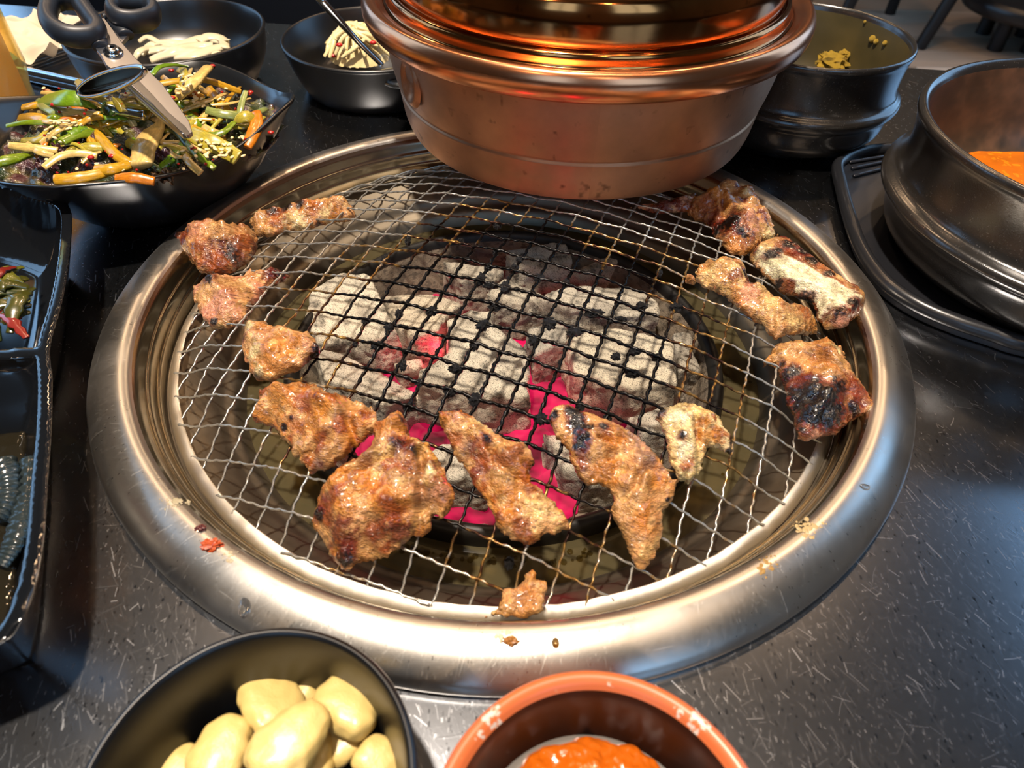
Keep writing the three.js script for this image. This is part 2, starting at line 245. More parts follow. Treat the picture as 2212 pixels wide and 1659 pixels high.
// ---------- the table ----------
{
  const t = thing('dining_table', 'scratched stainless steel dining table with a round grill set in it', 'table'), A = 0.144;
  const inv = (x, z) => new THREE.Vector2(x, z);
  const corner = [[-0.72, -0.475], [0.62, -0.285], [0.51, 0.52], [-0.83, 0.33]], s = new THREE.Shape();
  corner.forEach(([x, z], i) => { const [u, v] = corner[(i + 1) % 4], k = 0.97; if (!i) s.moveTo(lerp(x, u, 1 - k), -lerp(z, v, 1 - k)); s.lineTo(lerp(x, u, k), -lerp(z, v, k)); const [q, w] = corner[(i + 2) % 4]; s.quadraticCurveTo(u, -v, lerp(u, q, 1 - k), -lerp(v, w, 1 - k)); });
  s.holes.push(new THREE.Path().absarc(0, 0, 0.1845, 0, Math.PI * 2, true));
  const g = new THREE.ExtrudeGeometry(s, { depth: 0.028, bevelEnabled: true, bevelSize: 0.003, bevelThickness: 0.003, bevelSegments: 3, curveSegments: 96 }); g.rotateX(-Math.PI / 2); g.translate(0, TOP - 0.031, 0);
  { const p = g.attributes.position, uv = g.attributes.uv; for (let i = 0; i < uv.count; i++) uv.setXY(i, p.getX(i), p.getZ(i) + p.getY(i)); }
  mesh('table_top', g, M.table, t);
  const edge = curve(corner.flatMap(([x, z], i) => { const [u, v] = corner[(i + 1) % 4]; return [0.04, 0.2, 0.5, 0.8, 0.96].map((k) => V(lerp(x, u, k), TOP - 0.012, lerp(z, v, k))); }), 200, true);
  mesh('edge_trim', sweep(edge, 0.0115, { seg: 12, cap: false }), M.trim, t);
  for (const [x, z] of [[-0.68, -0.4], [0.54, -0.22], [0.44, 0.42], [-0.75, 0.25]]) mesh('leg', new THREE.CylinderGeometry(0.025, 0.022, TOP - 0.034 - FLOOR, 20).translate(x, (TOP - 0.034 + FLOOR) / 2, z), M.steelSoft, t);
}
// ---------- the grill ----------
const dome = (x, z) => { const q = (x * x + z * z) / (R * R), r = Math.sqrt(q); return R * (0.1143 - 0.2086 * q - 0.034 * sstep(0.7, 0.84, r)); };
const WATER = -0.222 * R;
{
  const g = thing('charcoal_grill', 'round stainless charcoal grill with a wide rim set in the steel table', 'grill');
  const P = (a) => a.map(([r, y]) => [r * R, y * R]);
  mesh('rim_ring', latheM(smoothProfile(P([[0.985, -0.034], [1.0, -0.03], [1.005, -0.014], [0.999, 0.002], [0.986, 0.014], [0.966, 0.026], [0.944, 0.034], [0.922, 0.037], [0.906, 0.033], [0.899, 0.0255]]), 4), 220), M.rim, g);
  mesh('inner_step', latheM(smoothProfile(P([[0.899, 0.0255], [0.893, 0.016], [0.887, -0.004], [0.882, -0.016], [0.878, -0.015], [0.874, -0.024], [0.8705, -0.046], [0.867, -0.051], [0.8635, -0.048], [0.861, -0.064], [0.859, -0.085]]), 4), 220), M.step, g);
  mesh('drip_pan', latheM(smoothProfile(P([[0.859, -0.086], [0.845, -0.093], [0.80, -0.118], [0.768, -0.142], [0.757, -0.158], [0.748, -0.168], [0.728, -0.18], [0.716, -0.198], [0.70, -0.24], [0.692, -0.29], [0.66, -0.31], [0.59, -0.312]]), 4), 180), M.pan, g);
  tag(mesh('water', new THREE.RingGeometry(0.585 * R, 0.709 * R, 160, 3).rotateX(-Math.PI / 2).translate(0, WATER, 0), phys({ color: C(0x9d9068), transmission: 0.85, roughness: 0.05, thickness: 0, ior: 1.33 }), g), null, null, null, 'stuff');
  { const gs = [], r = rng(31); for (let i = 0; i < 70; i++) { const a = i < 52 ? 1.25 + r() * 0.75 : r() * 6.28, d = (i < 52 ? 0.632 + r() * 0.025 : 0.61 + r() * 0.08) * R, s = 0.0005 + r() * 0.0013; gs.push(new THREE.SphereGeometry(s, 10, 6, 0, 6.3, 0, 1.5).translate(Math.cos(a) * d, WATER, Math.sin(a) * d)); }
    tag(mesh('bubbles', mergeGeometries(gs), phys({ color: C(0xd8cfae), transmission: 1, roughness: 0.02, thickness: 0, ior: 1.33 }), g), null, null, null, 'stuff'); }
  mesh('fire_bowl', lathe(smoothProfile(P([[0.58, -0.312], [0.604, -0.26], [0.606, -0.196], [0.598, -0.178], [0.585, -0.174], [0.574, -0.182], [0.566, -0.2]]), 4), 140), M.iron, g);
  const liner = lathe(smoothProfile(P([[0.57, -0.196], [0.56, -0.22], [0.53, -0.29], [0.48, -0.36], [0.3, -0.385], [0.001, -0.39]]), 4), 140);
  { const p = liner.attributes.position, uv = liner.attributes.uv; for (let i = 0; i < uv.count; i++) uv.setXY(i, Math.atan2(p.getZ(i), p.getX(i)) * 0.09 * 1.0, p.getY(i) * 1.2 + Math.hypot(p.getX(i), p.getZ(i))); }
  mesh('ash_liner', liner, M.liner, g);
  // glowing bed under the charcoal
  const bed = nets((x, y, z) => { const r = Math.hypot(x, z); return Math.max(y - (-0.062 + 0.009 * n3(x * 45, 0, z * 45) + 0.004 * (1 - r / 0.09)), r - 0.088 - 0.004 * n3(x * 30, 5, z * 30), -0.072 - y); }, V(-0.1, -0.076, -0.1), V(0.1, -0.035, 0.1), 0.0022);
  mesh('ember_bed', bed, M.ember, g);
  for (const [x, z] of [[0.012, 0.03], [-0.035, -0.005]]) { const l = new THREE.PointLight(0xff2050, 0.003); l.name = 'ember_light'; l.position.set(x, -0.04, z); l.castShadow = true; l.shadow.radius = 0.5; scene.add(l); }
}
// ---------- charcoal ----------
{
  const base = () => -0.066;
  const coal = (label, px, top, tilt, tone, seed, T = 0.03) => {
    const floor = top - T, poly = outline(px, () => floor, T), d2 = polyDist(poly), [lo, hi] = box(poly, 0.006, floor - 0.004, top + 0.014);
    const cx = (lo.x + hi.x) / 2, cz = (lo.z + hi.z) / 2, rr = 0.0024;
    const f = (x, y, z) => {
      const yt = top + tilt[0] * (x - cx) + tilt[1] * (z - cz) - 0.0018 * Math.abs(n3(x * 34 + seed, 3, z * 34)), mid = (yt + floor) / 2, half = (yt - floor) / 2;
      const d = d2(x, z) - 0.0008 * n3(x * 60, y * 60, z * 60 + seed) - 0.05 * (y - top), a = -d + rr + 0.0001, b = Math.abs(y - mid) - half + rr;
      return Math.min(Math.max(a, b), 0) + Math.hypot(Math.max(a, 0), Math.max(b, 0)) - rr - 0.0004 * n3(x * 200, y * 200, z * 200) - 0.0002 * n3(x * 500, y * 500, z * 500);
    };
    const g = nets(f, lo, hi, 0.001), pale = C(tone).lerp(C(0xdcd8ce), 0.5), grey = C(0x8a857d), soot = C(0x1c1b1a);
    paint(g, (x, y, z, c) => { c.copy(pale).lerp(grey, 0.6 * sstep(0.0, 0.7, n3(x * 45 + seed, y * 45, z * 45))).lerp(soot, 0.85 * sstep(0.3, 0.75, n3(x * 70, y * 70 + seed, z * 70 + 4)) * (0.6 + 0.6 * n3(x * 400, y * 400, z * 400))); });
    return tag(rebase(mesh('charcoal', g, M.coal)), label, 'charcoal', 'lumps of burning charcoal in the grill');
  };
  coal('largest pale ash-white charcoal lump at the left of the fire, nearest the skewed meat pieces', [[668, 735], [682, 665], [742, 627], [808, 640], [832, 700], [866, 772], [815, 802], [758, 792], [700, 790]], -0.03, [0.09, -0.16], 0xc9c3b4, 1);
  coal('tan rounded charcoal lump right of the largest pale lump, above a red gap', [[832, 668], [880, 650], [948, 668], [998, 712], [968, 756], [955, 802], [905, 803], [868, 772]], -0.034, [0.18, 0.16], 0xb3a48b, 2);
  coal('big flat grey charcoal block at the centre front with two dark pits', [[968, 735], [1018, 700], [1066, 702], [1062, 732], [1138, 792], [1140, 912], [1060, 930], [908, 902], [912, 848], [972, 808]], -0.03, [-0.09, 0.03], 0xaaa596, 3);
  coal('streaky grey charcoal slab at the front left, below the red gap', [[690, 800], [742, 786], [880, 858], [906, 902], [840, 950], [720, 900]], -0.036, [-0.18, 0.24], 0x8d897e, 4);
  coal('grey-brown charcoal lump with a red left flank behind the centre block', [[962, 612], [1000, 596], [1072, 612], [1086, 642], [1062, 680], [1000, 672]], -0.034, [0.09, 0.00], 0x9d9484, 5);
  coal('knobbly ash-white charcoal lump topmost at the back of the fire', [[1092, 590], [1130, 566], [1172, 552], [1222, 560], [1230, 606], [1200, 642], [1112, 652]], -0.026, [0.00, 0.08], 0xb5ad9c, 6);
  coal('ridged grey charcoal lump in the middle, in front of the topmost lump', [[1052, 690], [1088, 640], [1150, 656], [1186, 692], [1130, 726], [1078, 720]], -0.03, [-0.18, -0.16], 0x9c9585, 7);
  coal('long grey charcoal log right of the middle with a pink lower edge', [[1160, 700], [1208, 652], [1290, 640], [1384, 652], [1412, 690], [1410, 742], [1330, 762], [1214, 742]], -0.03, [-0.04, 0.13], 0xa19b8e, 8);
  coal('large cream-topped charcoal block at the right front, beside the white fatty meat', [[1218, 778], [1250, 740], [1330, 746], [1402, 762], [1442, 792], [1444, 892], [1340, 906], [1236, 862]], -0.029, [0.07, -0.08], 0xb4a98f, 9);
  coal('dark half-burnt charcoal piece standing between the two front blocks', [[1136, 736], [1180, 724], [1222, 742], [1216, 812], [1152, 842], [1140, 790]], -0.036, [0.18, 0.16], 0x6b6660, 10);
  coal('tan charcoal wedge glowing red at its left, at the right back', [[1228, 622], [1280, 596], [1332, 580], [1342, 632], [1246, 660]], -0.036, [0.18, 0.08], 0xb69f84, 11);
  coal('dark brown charcoal splinter leaning on the right wall of the fire bowl', [[1440, 770], [1482, 752], [1500, 850], [1452, 870]], -0.036, [-0.36, 0.00], 0x4d463c, 12);
  coal('grey charcoal stub below the slanted meat strip at the front', [[955, 985], [1012, 985], [1050, 1095], [960, 1102], [920, 1030]], -0.042, [0.00, 0.16], 0x87847b, 13);
  coal('grey charcoal chunk at the very front, right of the bright red slit', [[1172, 962], [1280, 990], [1322, 1078], [1250, 1100], [1205, 1070]], -0.042, [0.00, 0.16], 0x85827a, 14);
  coal('small flat tan charcoal chip inside the red gap at the left', [[855, 802], [912, 788], [920, 826], [872, 836]], -0.044, [0.00, 0.00], 0xa39a84, 15, 0.016);
  coal('grey charcoal lump showing behind the white fatty meat', [[1352, 940], [1432, 905], [1452, 1000], [1372, 1010]], -0.038, [0.00, 0.16], 0x8d8a80, 16);
  coal('brown wood-grained charcoal stick crossing below the red gap', [[868, 880], [966, 828], [1000, 846], [912, 906]], -0.046, [0.00, 0.00], 0x8a7d6a, 17, 0.016);
}
// ---------- the wire grate ----------
{
  const t = thing('wire_grate', 'domed round wire mesh grate charred black in the middle', 'grill grate');
  const rb = 0.84 * R, yb = dome(rb, 0);
  mesh('edge_band', (() => { const g = lathe([[0.826 * R, yb + 0.0008], [0.83 * R, yb + 0.0015], [0.8415 * R, yb + 0.0004], [0.851 * R, yb - 0.0012], [0.854 * R, yb - 0.0028], [0.852 * R, yb - 0.0036], [0.84 * R, yb - 0.0016], [0.828 * R, yb - 0.0003], [0.826 * R, yb + 0.0008]], 200), p = g.attributes.position; for (let i = 0; i < p.count; i++) { const a = Math.atan2(p.getZ(i), p.getX(i)), r = Math.hypot(p.getX(i), p.getZ(i)); p.setY(i, p.getY(i) + 0.00055 * n3(Math.cos(a) * 9, Math.sin(a) * 9, r * 60) + 0.00025 * Math.sin(a * 90)); } g.computeVertexNormals(); return g; })(), M.band, t);
  const s = 0.0661 * R, ca = Math.cos(0.3488), sa = Math.sin(0.3488), ox = -0.3205 * R, oz = 0.1943 * R, lim = 0.836 * R, hot = at(1110, 720, 0.018);
  const silver = C(0xa3a19a), gold = C(0x93713a), rust = C(0x46281a), soot = C(0x0b0a0a);
  const hue = (p) => { const d = Math.hypot((p.x - hot.x) * 0.95, (p.z - hot.z) * 0.92) / 0.1 + 0.2 * n3(p.x * 28, 1, p.z * 28), q = n3(p.x * 260, 7, p.z * 260), c = silver.clone(); c.lerp(gold, sstep(1.05, 0.86, d + 0.12 * q)); c.lerp(rust, sstep(0.9, 0.74, d + 0.16 * q)); return c.lerp(soot, sstep(0.86, 0.66, d + 0.05 * q)); };
  const burnt = (p) => sstep(0.95, 0.5, Math.hypot(p.x - hot.x, p.z - hot.z) / 0.1);
  for (const fam of [0, 1]) for (let i = -24; i <= 24; i++) {
    const e = fam ? [sa, -ca] : [ca, sa], f = fam ? [ca, sa] : [sa, -ca], px = ox + f[0] * s * i, pz = oz + f[1] * s * i, b = px * e[0] + pz * e[1], q = b * b - (px * px + pz * pz - lim * lim);
    if (q < 0.0004) continue;
    const t0 = -b - Math.sqrt(q), t1 = -b + Math.sqrt(q), n = Math.ceil((t1 - t0) / 0.00075), pts = [], w = rng(i * 2 + fam + 400), ph = w() * 6, off = fam ? -0.0005 : 0.0005;
    for (let k = 0; k <= n; k++) { const u = lerp(t0, t1, k / n), x = px + e[0] * u, z = pz + e[1] * u, wob = 0.0003 * n3(x * 40, i + fam * 50, z * 40) + 0.00022 * Math.sin(u * 2 * Math.PI / s * 2 + ph); pts.push(V(x + f[0] * wob, dome(x, z) + off + 0.0004 * Math.cos((u - (fam ? 0 : 0)) / s * Math.PI + i * Math.PI) + 0.0005 * n3(x * 25, 9 + i, z * 25), z + f[1] * wob)); }
    mesh('wire', sweep(pts, (a, l, p) => 0.0006 + 0.00038 * burnt(p) * (0.7 + 0.9 * Math.max(0, n3(p.x * 240, 3 + i, p.z * 240))), { seg: 6, flat: 0.74, twist: Math.PI * 2 / 0.0068, color: (a, p) => hue(p) }), M.wire, t);
  }
  // crusts of burnt fat that hang on the wires
  const lump = (p, a, b, c, seed) => { const g = new THREE.IcosahedronGeometry(1, 3), q = g.attributes.position; for (let i = 0; i < q.count; i++) { const x = q.getX(i), y = q.getY(i), z = q.getZ(i), k = 1 + 0.45 * n3(x * 1.6 + seed, y * 1.6, z * 1.6) + 0.15 * n3(x * 5, y * 5 + seed, z * 5); q.setXYZ(i, x * a * k, y * b * k, z * c * k); } g.computeVertexNormals(); mesh('char_lump', g, M.crust, t).position.copy(p); };
  const nodeAt = (i, j) => { const x = ox + s * (j * ca + i * sa), z = oz + s * (j * sa - i * ca); return V(x, dome(x, z), z); };
  for (const [x, y, a, b, c] of [[1283, 677, 0.0042, 0.0016, 0.0026], [1186, 699, 0.0028, 0.002, 0.0032], [1462, 665, 0.0032, 0.002, 0.0022], [1386, 661, 0.0026, 0.0018, 0.0018], [1110, 582, 0.0022, 0.0018, 0.0026], [1223, 613, 0.0018, 0.0016, 0.0024], [1164, 601, 0.0026, 0.0014, 0.0022], [984, 797, 0.0028, 0.0018, 0.0016], [969, 848, 0.0018, 0.0014, 0.0024], [1365, 807, 0.003, 0.0016, 0.0018], [1370, 760, 0.0024, 0.0016, 0.0018], [1420, 773, 0.0024, 0.0014, 0.0018], [1151, 735, 0.002, 0.0016, 0.003], [871, 790, 0.0013, 0.0015, 0.003], [881, 520, 0.0014, 0.0016, 0.0034], [832, 558, 0.0016, 0.0016, 0.0026], [1073, 485, 0.002, 0.002, 0.0024], [1040, 600, 0.002, 0.0016, 0.0028], [1060, 617, 0.0034, 0.0015, 0.0018], [878, 508, 0.002, 0.0014, 0.0014], [1425, 590, 0.0014, 0.0014, 0.0024], [995, 522, 0.0018, 0.0014, 0.0014], [1008, 562, 0.0022, 0.0014, 0.0014], [1170, 905, 0.002, 0.0016, 0.0024], [885, 880, 0.0024, 0.0018, 0.002], [1100, 1216, 0.0016, 0.0012, 0.0024], [862, 678, 0.0016, 0.0014, 0.0022], [1330, 770, 0.002, 0.0012, 0.002], [1340, 690, 0.0026, 0.0013, 0.0015], [768, 742, 0.0012, 0.0012, 0.0018]]) lump(at(x, y, dome(at(x, y, 0.015).x, at(x, y, 0.015).z) - 0.0006), a, b, c, x);
  const rl = rng(77);
  for (let k = 0; k < 40; k++) { const p = nodeAt(Math.floor(rl() * 13) - 2, Math.floor(rl() * 12) - 1), d = Math.hypot(p.x - hot.x, p.z - hot.z); if (d > 0.066) continue; p.x += (rl() - 0.5) * 0.003; p.z += (rl() - 0.5) * 0.003; p.y -= 0.0006; const a = 0.0009 + rl() * 0.0009; lump(p, a * (1 + rl()), a, a * (1 + rl()), k); }
}
// ---------- the meat on the grate ----------
{
  const rimTop = (r) => R * (r < 0.86 ? -0.05 : r < 0.885 ? lerp(-0.045, -0.012, (r - 0.86) / 0.025) : r < 0.91 ? lerp(-0.012, 0.036, (r - 0.885) / 0.025) : 0.037);
  const restOn = (x, z) => { const r = Math.hypot(x, z) / R; return r < 0.855 ? Math.max(dome(x, z) + 0.0012, r > 0.8 ? -0.0105 : -1) : Math.max(-0.0098, rimTop(r) + 0.0006); };
  const TONE = { tan: C(0xc4925f), gold: C(0xc07a32), brown: C(0x93481a), red: C(0x672010), pink: C(0xcf8f72), pale: C(0xdcb67c), fat: C(0xe2cb9a), ivory: C(0xe8dfc4), char: C(0x0d0908), grey: C(0x9a7666), yellow: C(0xc28c34) };
  const meat = (label, px, o) => {
    const T = o.T ?? 0.011, rest = o.level !== undefined ? () => o.level : restOn, on = (x, y, h) => { let p = at(x, y, 0.01); for (let k = 0; k < 5; k++) p = at(x, y, rest(p.x, p.z) + h); return p; }, poly = outline(px, rest, T), d2 = polyDist(poly), sd = o.seed ?? px[0][0], cell = o.cell ?? 0.00062;
    const c0 = poly.reduce((a, p) => [a[0] + p[0] / poly.length, a[1] + p[1] / poly.length], [0, 0]), tilt = o.tilt ?? [0, 0], rr = Math.min(0.42 * T, o.round ?? 0.005), lumpy = o.lumpy ?? 1;
    const yb = rest(c0[0], c0[1]), [lo, hi] = box(poly, 0.005, yb - 0.012, yb + T * 1.5 + 0.012);
    const ridge = (x, y, z) => 1 - Math.abs(n3(x, y, z)) * 2;
    const folds = (o.folds ?? []).map((f) => f.map(([x, y]) => { const p = on(x, y, T * 0.9); return [p.x, p.z]; }));
    const lineD = (f, x, z) => { let m = 1; for (let i = 0; i + 1 < f.length; i++) { const ex = f[i + 1][0] - f[i][0], ez = f[i + 1][1] - f[i][1], t = clamp(((x - f[i][0]) * ex + (z - f[i][1]) * ez) / (ex * ex + ez * ez)); m = Math.min(m, Math.hypot(x - f[i][0] - ex * t, z - f[i][1] - ez * t)); } return m; };
    let lx = NaN, lz = NaN, col;
    const f = (x, y, z) => {
      if (x !== lx || z !== lz) {
        lx = x; lz = z; const d = d2(x, z) - 0.0008 * n3(x * 130, sd, z * 130) - 0.0005 * n3(x * 330, sd, z * 330) - 0.0006 * n3(x * 55, sd + 4, z * 55);
        let t = T * (0.82 + 0.26 * lumpy * n3(x * 42, sd, z * 42) + 0.13 * lumpy * n3(x * 105, sd + 9, z * 105)) + tilt[0] * (x - c0[0]) + tilt[1] * (z - c0[1]);
        t *= 0.55 + 0.45 * sstep(-0.001, o.slope ?? 0.011, d);
        for (const q of folds) { const k = lineD(q, x, z); t -= 0.0034 * Math.exp(-k * k / 2.2e-6) - 0.0009 * Math.exp(-Math.pow(k - 0.003, 2) / 3e-6); }
        const b = rest(x, z); col = [d, b + t / 2, Math.max(t / 2, 0.0012)];
      }
      const r = Math.min(rr, col[2] * 0.9), a = -col[0] + r, b = Math.abs(y - col[1]) - col[2] + r;
      return Math.min(Math.max(a, b), 0) + Math.hypot(Math.max(a, 0), Math.max(b, 0)) - r - (o.fine ?? 1) * (0.00042 * n3(x * 260, y * 260 + sd, z * 260) + 0.0003 * n3(x * 560, y * 560, z * 560 + sd));
    };
    const g = nets(f, lo, hi, cell);
    const hit = (x, y) => { for (let h = T * 1.9; h > -0.004; h -= 0.0004) { const p = on(x, y, h); if (f(p.x, p.y, p.z) < 0.0003) return p; } return on(x, y, T * 0.5); };
    const spots = (o.spots ?? []).map(([k, x, y, r]) => { const p = hit(x, y); return { k: TONE[k], p, r: p.distanceTo(CAM) / FOCAL * r * 1.25, soot: k === 'char' }; });
    const base = TONE[o.base ?? 'tan'], second = TONE[o.second ?? 'gold'], third = TONE[o.third ?? 'brown'], inner = o.inner && polyDist(o.inner.map(([x, y]) => { const p = hit(x, y); return [p.x, p.z]; }));
    paint(g, (x, y, z, c, ny) => {
      c.copy(base).lerp(second, sstep(-0.25, 0.65, n3(x * 50 + sd, y * 50, z * 50))).lerp(third, Math.min(0.95, 1.35 * (o.dark ?? 0.5)) * sstep(0.1, 0.6, n3(x * 75, y * 75 + sd, z * 75 + 3))).lerp(TONE.pale, 0.5 * sstep(0.4, 0.8, n3(x * 95 + 5, y * 95, z * 95 + sd))).lerp(TONE.red, (o.dark ?? 0.5) * 0.75 * sstep(0.35, 0.85, n3(x * 48 + 9, y * 48 + sd, z * 48)));
      if (inner && ny > 0.1) c.lerp(TONE.ivory, sstep(-0.0006, 0.001, inner(x, z) + 0.0012 * n3(x * 160, 2, z * 160)));
      for (const q of spots) if (q.soot) { const d = Math.hypot(x - q.p.x, (y - q.p.y) * 0.8, z - q.p.z) / q.r + 0.4 * n3(x * 120, y * 120 + sd, z * 120); c.lerp(TONE.red, 0.8 * sstep(1.75, 0.9, d)); }
      for (const q of spots) { const d = Math.hypot(x - q.p.x, (y - q.p.y) * 0.8, z - q.p.z) / q.r + 0.4 * n3(x * 190, y * 190 + sd, z * 190) + 0.36 * n3(x * 520, y * 520, z * 520); c.lerp(q.k, (q.soot ? 0.97 : 0.85) * sstep(q.soot ? 1.2 : 1.1, q.soot ? 0.7 : 0.3, d)); }
    });
    return tag(rebase(mesh('grilled_meat', g, M.meat)), label, 'grilled meat', 'pieces of meat grilling on the wire grate');
  };
  const A = (p) => zoomed(350, 400, 3.949, p), B = (p) => zoomed(500, 650, 2.633, p), G = (p) => zoomed(920, 830, 3.073, p), J = (p) => zoomed(900, 1000, 4.74, p), K = (p) => zoomed(1450, 620, 3.131, p), L = (p) => zoomed(1350, 370, 2.719, p);
  meat('long narrow meat strip with a charred upper edge, farthest back at the left', A([[740, 290], [850, 228], [1000, 192], [1250, 160], [1450, 117], [1550, 123], [1612, 165], [1640, 240], [1600, 298], [1450, 325], [1250, 360], [1050, 408], [900, 440], [820, 430], [780, 360]]), { level: 0.001, T: 0.013, base: 'tan', second: 'gold', dark: 0.25, slope: 0.005, spots: [['char', 590, 458, 9, 0.5], ['char', 618, 448, 9, 0.5], ['char', 648, 442, 7, 0.5], ['brown', 600, 470, 22], ['fat', 640, 482, 22], ['fat', 700, 462, 16], ['char', 690, 488, 6, 0.1], ['brown', 680, 445, 18]] });
  meat('thick upright meat chunk with a dark underside, beside the narrow strip at the back left', A([[82, 382], [200, 338], [430, 302], [580, 312], [690, 275], [752, 330], [810, 420], [800, 520], [762, 620], [690, 680], [600, 738], [450, 752], [332, 742], [290, 690], [190, 590], [112, 452]]), { level: -0.001, T: 0.02, slope: 0.012, base: 'tan', second: 'brown', third: 'red', spots: [['red', 470, 520, 40, 0.4], ['char', 500, 545, 18, 0.3], ['brown', 440, 550, 40, 0.3], ['char', 380, 495, 9], ['red', 400, 505, 20], ['char', 520, 466, 6], ['tan', 470, 490, 32], ['pink', 420, 487, 20], ['brown', 530, 530, 24, 0.3]] });
  meat('pinkish triangular meat piece with a burnt nub at its right, left edge of the grate', A([[252, 842], [300, 800], [420, 762], [560, 742], [660, 720], [742, 660], [790, 690], [872, 700], [930, 662], [1010, 690], [1068, 740], [1040, 800], [960, 850], [882, 870], [860, 930], [772, 1010], [722, 1080], [700, 1170], [560, 1228], [432, 1210], [370, 1130], [330, 1060], [280, 970]]), { level: -0.001, T: 0.014, base: 'tan', second: 'pink', third: 'brown', dark: 0.3, spots: [['char', 604, 588, 15], ['char', 592, 578, 11], ['red', 582, 590, 16], ['char', 430, 603, 10, 0.6], ['char', 450, 596, 9, 0.6], ['pink', 490, 660, 26], ['char', 460, 695, 6]] });
  meat('orange-glazed skewed meat piece with a pale fatty left side, next to the white ash lump', A([[692, 1190], [762, 1122], [850, 1102], [880, 1150], [960, 1150], [1040, 1140], [1082, 1170], [1250, 1222], [1310, 1292], [1345, 1390], [1300, 1460], [1230, 1500], [1190, 1570], [1100, 1620], [1000, 1640], [920, 1680], [780, 1650], [732, 1530], [700, 1440], [657, 1360], [690, 1290]]), { T: 0.016, base: 'tan', second: 'gold', third: 'pink', dark: 0.4, folds: [[[548, 745], [575, 770], [600, 775]]], spots: [['fat', 545, 760, 22], ['fat', 536, 705, 12], ['fat', 555, 795, 14], ['gold', 575, 705, 22], ['char', 688, 748, 9, 0.5], ['char', 536, 812, 14, 0.1], ['char', 520, 728, 7, 0.4], ['char', 678, 775, 10, 0.3]] });
  meat('lumpy brown-glazed meat piece between the skewed piece and the largest piece', B([[150, 490], [192, 450], [270, 430], [400, 425], [500, 442], [560, 500], [640, 500], [722, 520], [780, 562], [820, 622], [830, 680], [800, 740], [742, 790], [690, 840], [622, 890], [580, 930], [540, 960], [492, 980], [450, 960], [420, 900], [352, 870], [330, 810], [270, 760], [212, 700], [132, 668], [152, 600]]), { T: 0.018, base: 'tan', second: 'gold', third: 'brown', dark: 0.8, folds: [[[745, 885], [765, 915], [775, 950]], [[640, 960], [670, 930], [700, 925]]], spots: [['gold', 610, 840, 50], ['brown', 660, 855, 26], ['brown', 705, 848, 20], ['char', 613, 923, 6], ['char', 628, 902, 4], ['red', 676, 856, 9], ['gold', 680, 905, 26], ['grey', 690, 1000, 13, 0.4], ['red', 692, 1004, 7, 0.4]] });
  meat('largest meat piece, red-brown with a burnt corner at the lower left', B([[452, 1260], [480, 1170], [512, 1050], [560, 960], [620, 890], [690, 830], [760, 780], [825, 742], [802, 690], [850, 640], [930, 597], [968, 612], [1008, 690], [1002, 720], [1070, 742], [1130, 800], [1200, 920], [1240, 1000], [1288, 1060], [1280, 1140], [1240, 1200], [1210, 1253], [1150, 1232], [1120, 1290], [1030, 1350], [980, 1400], [900, 1468], [760, 1480], [700, 1500], [652, 1538], [600, 1500], [562, 1440], [522, 1350], [500, 1300]]), { T: 0.018, base: 'tan', second: 'gold', third: 'brown', dark: 0.7, folds: [[[915, 1060], [880, 1080], [835, 1105], [800, 1110]], [[905, 960], [910, 1010], [905, 1060], [900, 1110], [880, 1160]], [[750, 1000], [790, 985], [840, 970]]], spots: [['char', 866, 955, 18], ['red', 880, 962, 26], ['char', 895, 975, 10], ['char', 745, 1205, 16], ['char', 688, 1110, 11, 0.5], ['red', 735, 1150, 38], ['red', 700, 1075, 18], ['red', 860, 1150, 34], ['red', 885, 1175, 18], ['yellow', 935, 965, 34], ['fat', 925, 1010, 22], ['pink', 960, 1060, 20], ['brown', 880, 1010, 18], ['gold', 850, 910, 22], ['char', 868, 905, 7], ['gold', 790, 1040, 28], ['pale', 830, 990, 26]] });
  meat('diagonal meat strip tapering to a point at the top, centre front of the grate', G([[82, 155], [130, 140], [230, 150], [330, 192], [420, 242], [500, 320], [600, 340], [668, 350], [700, 420], [718, 500], [690, 560], [722, 640], [790, 700], [860, 770], [900, 830], [945, 890], [943, 930], [860, 990], [762, 990], [750, 1040], [640, 1060], [560, 1010], [500, 960], [450, 880], [410, 780], [330, 690], [290, 600], [230, 520], [180, 430], [150, 330], [92, 230]]), { T: 0.015, base: 'tan', second: 'gold', third: 'brown', dark: 0.6, folds: [[[1060, 945], [1075, 985], [1110, 1010], [1140, 1015]]], spots: [['char', 1050, 945, 10], ['red', 1030, 965, 22], ['red', 1045, 1010, 22], ['brown', 1050, 985, 26], ['red', 1020, 1030, 14, 0.6], ['red', 1075, 1112, 12, 0.5], ['fat', 1040, 900, 22], ['fat', 1065, 922, 14], ['pink', 985, 890, 22], ['char', 949, 882, 7, 0.4], ['pale', 1170, 1100, 40], ['char', 1206, 1085, 6, 0.4]] });
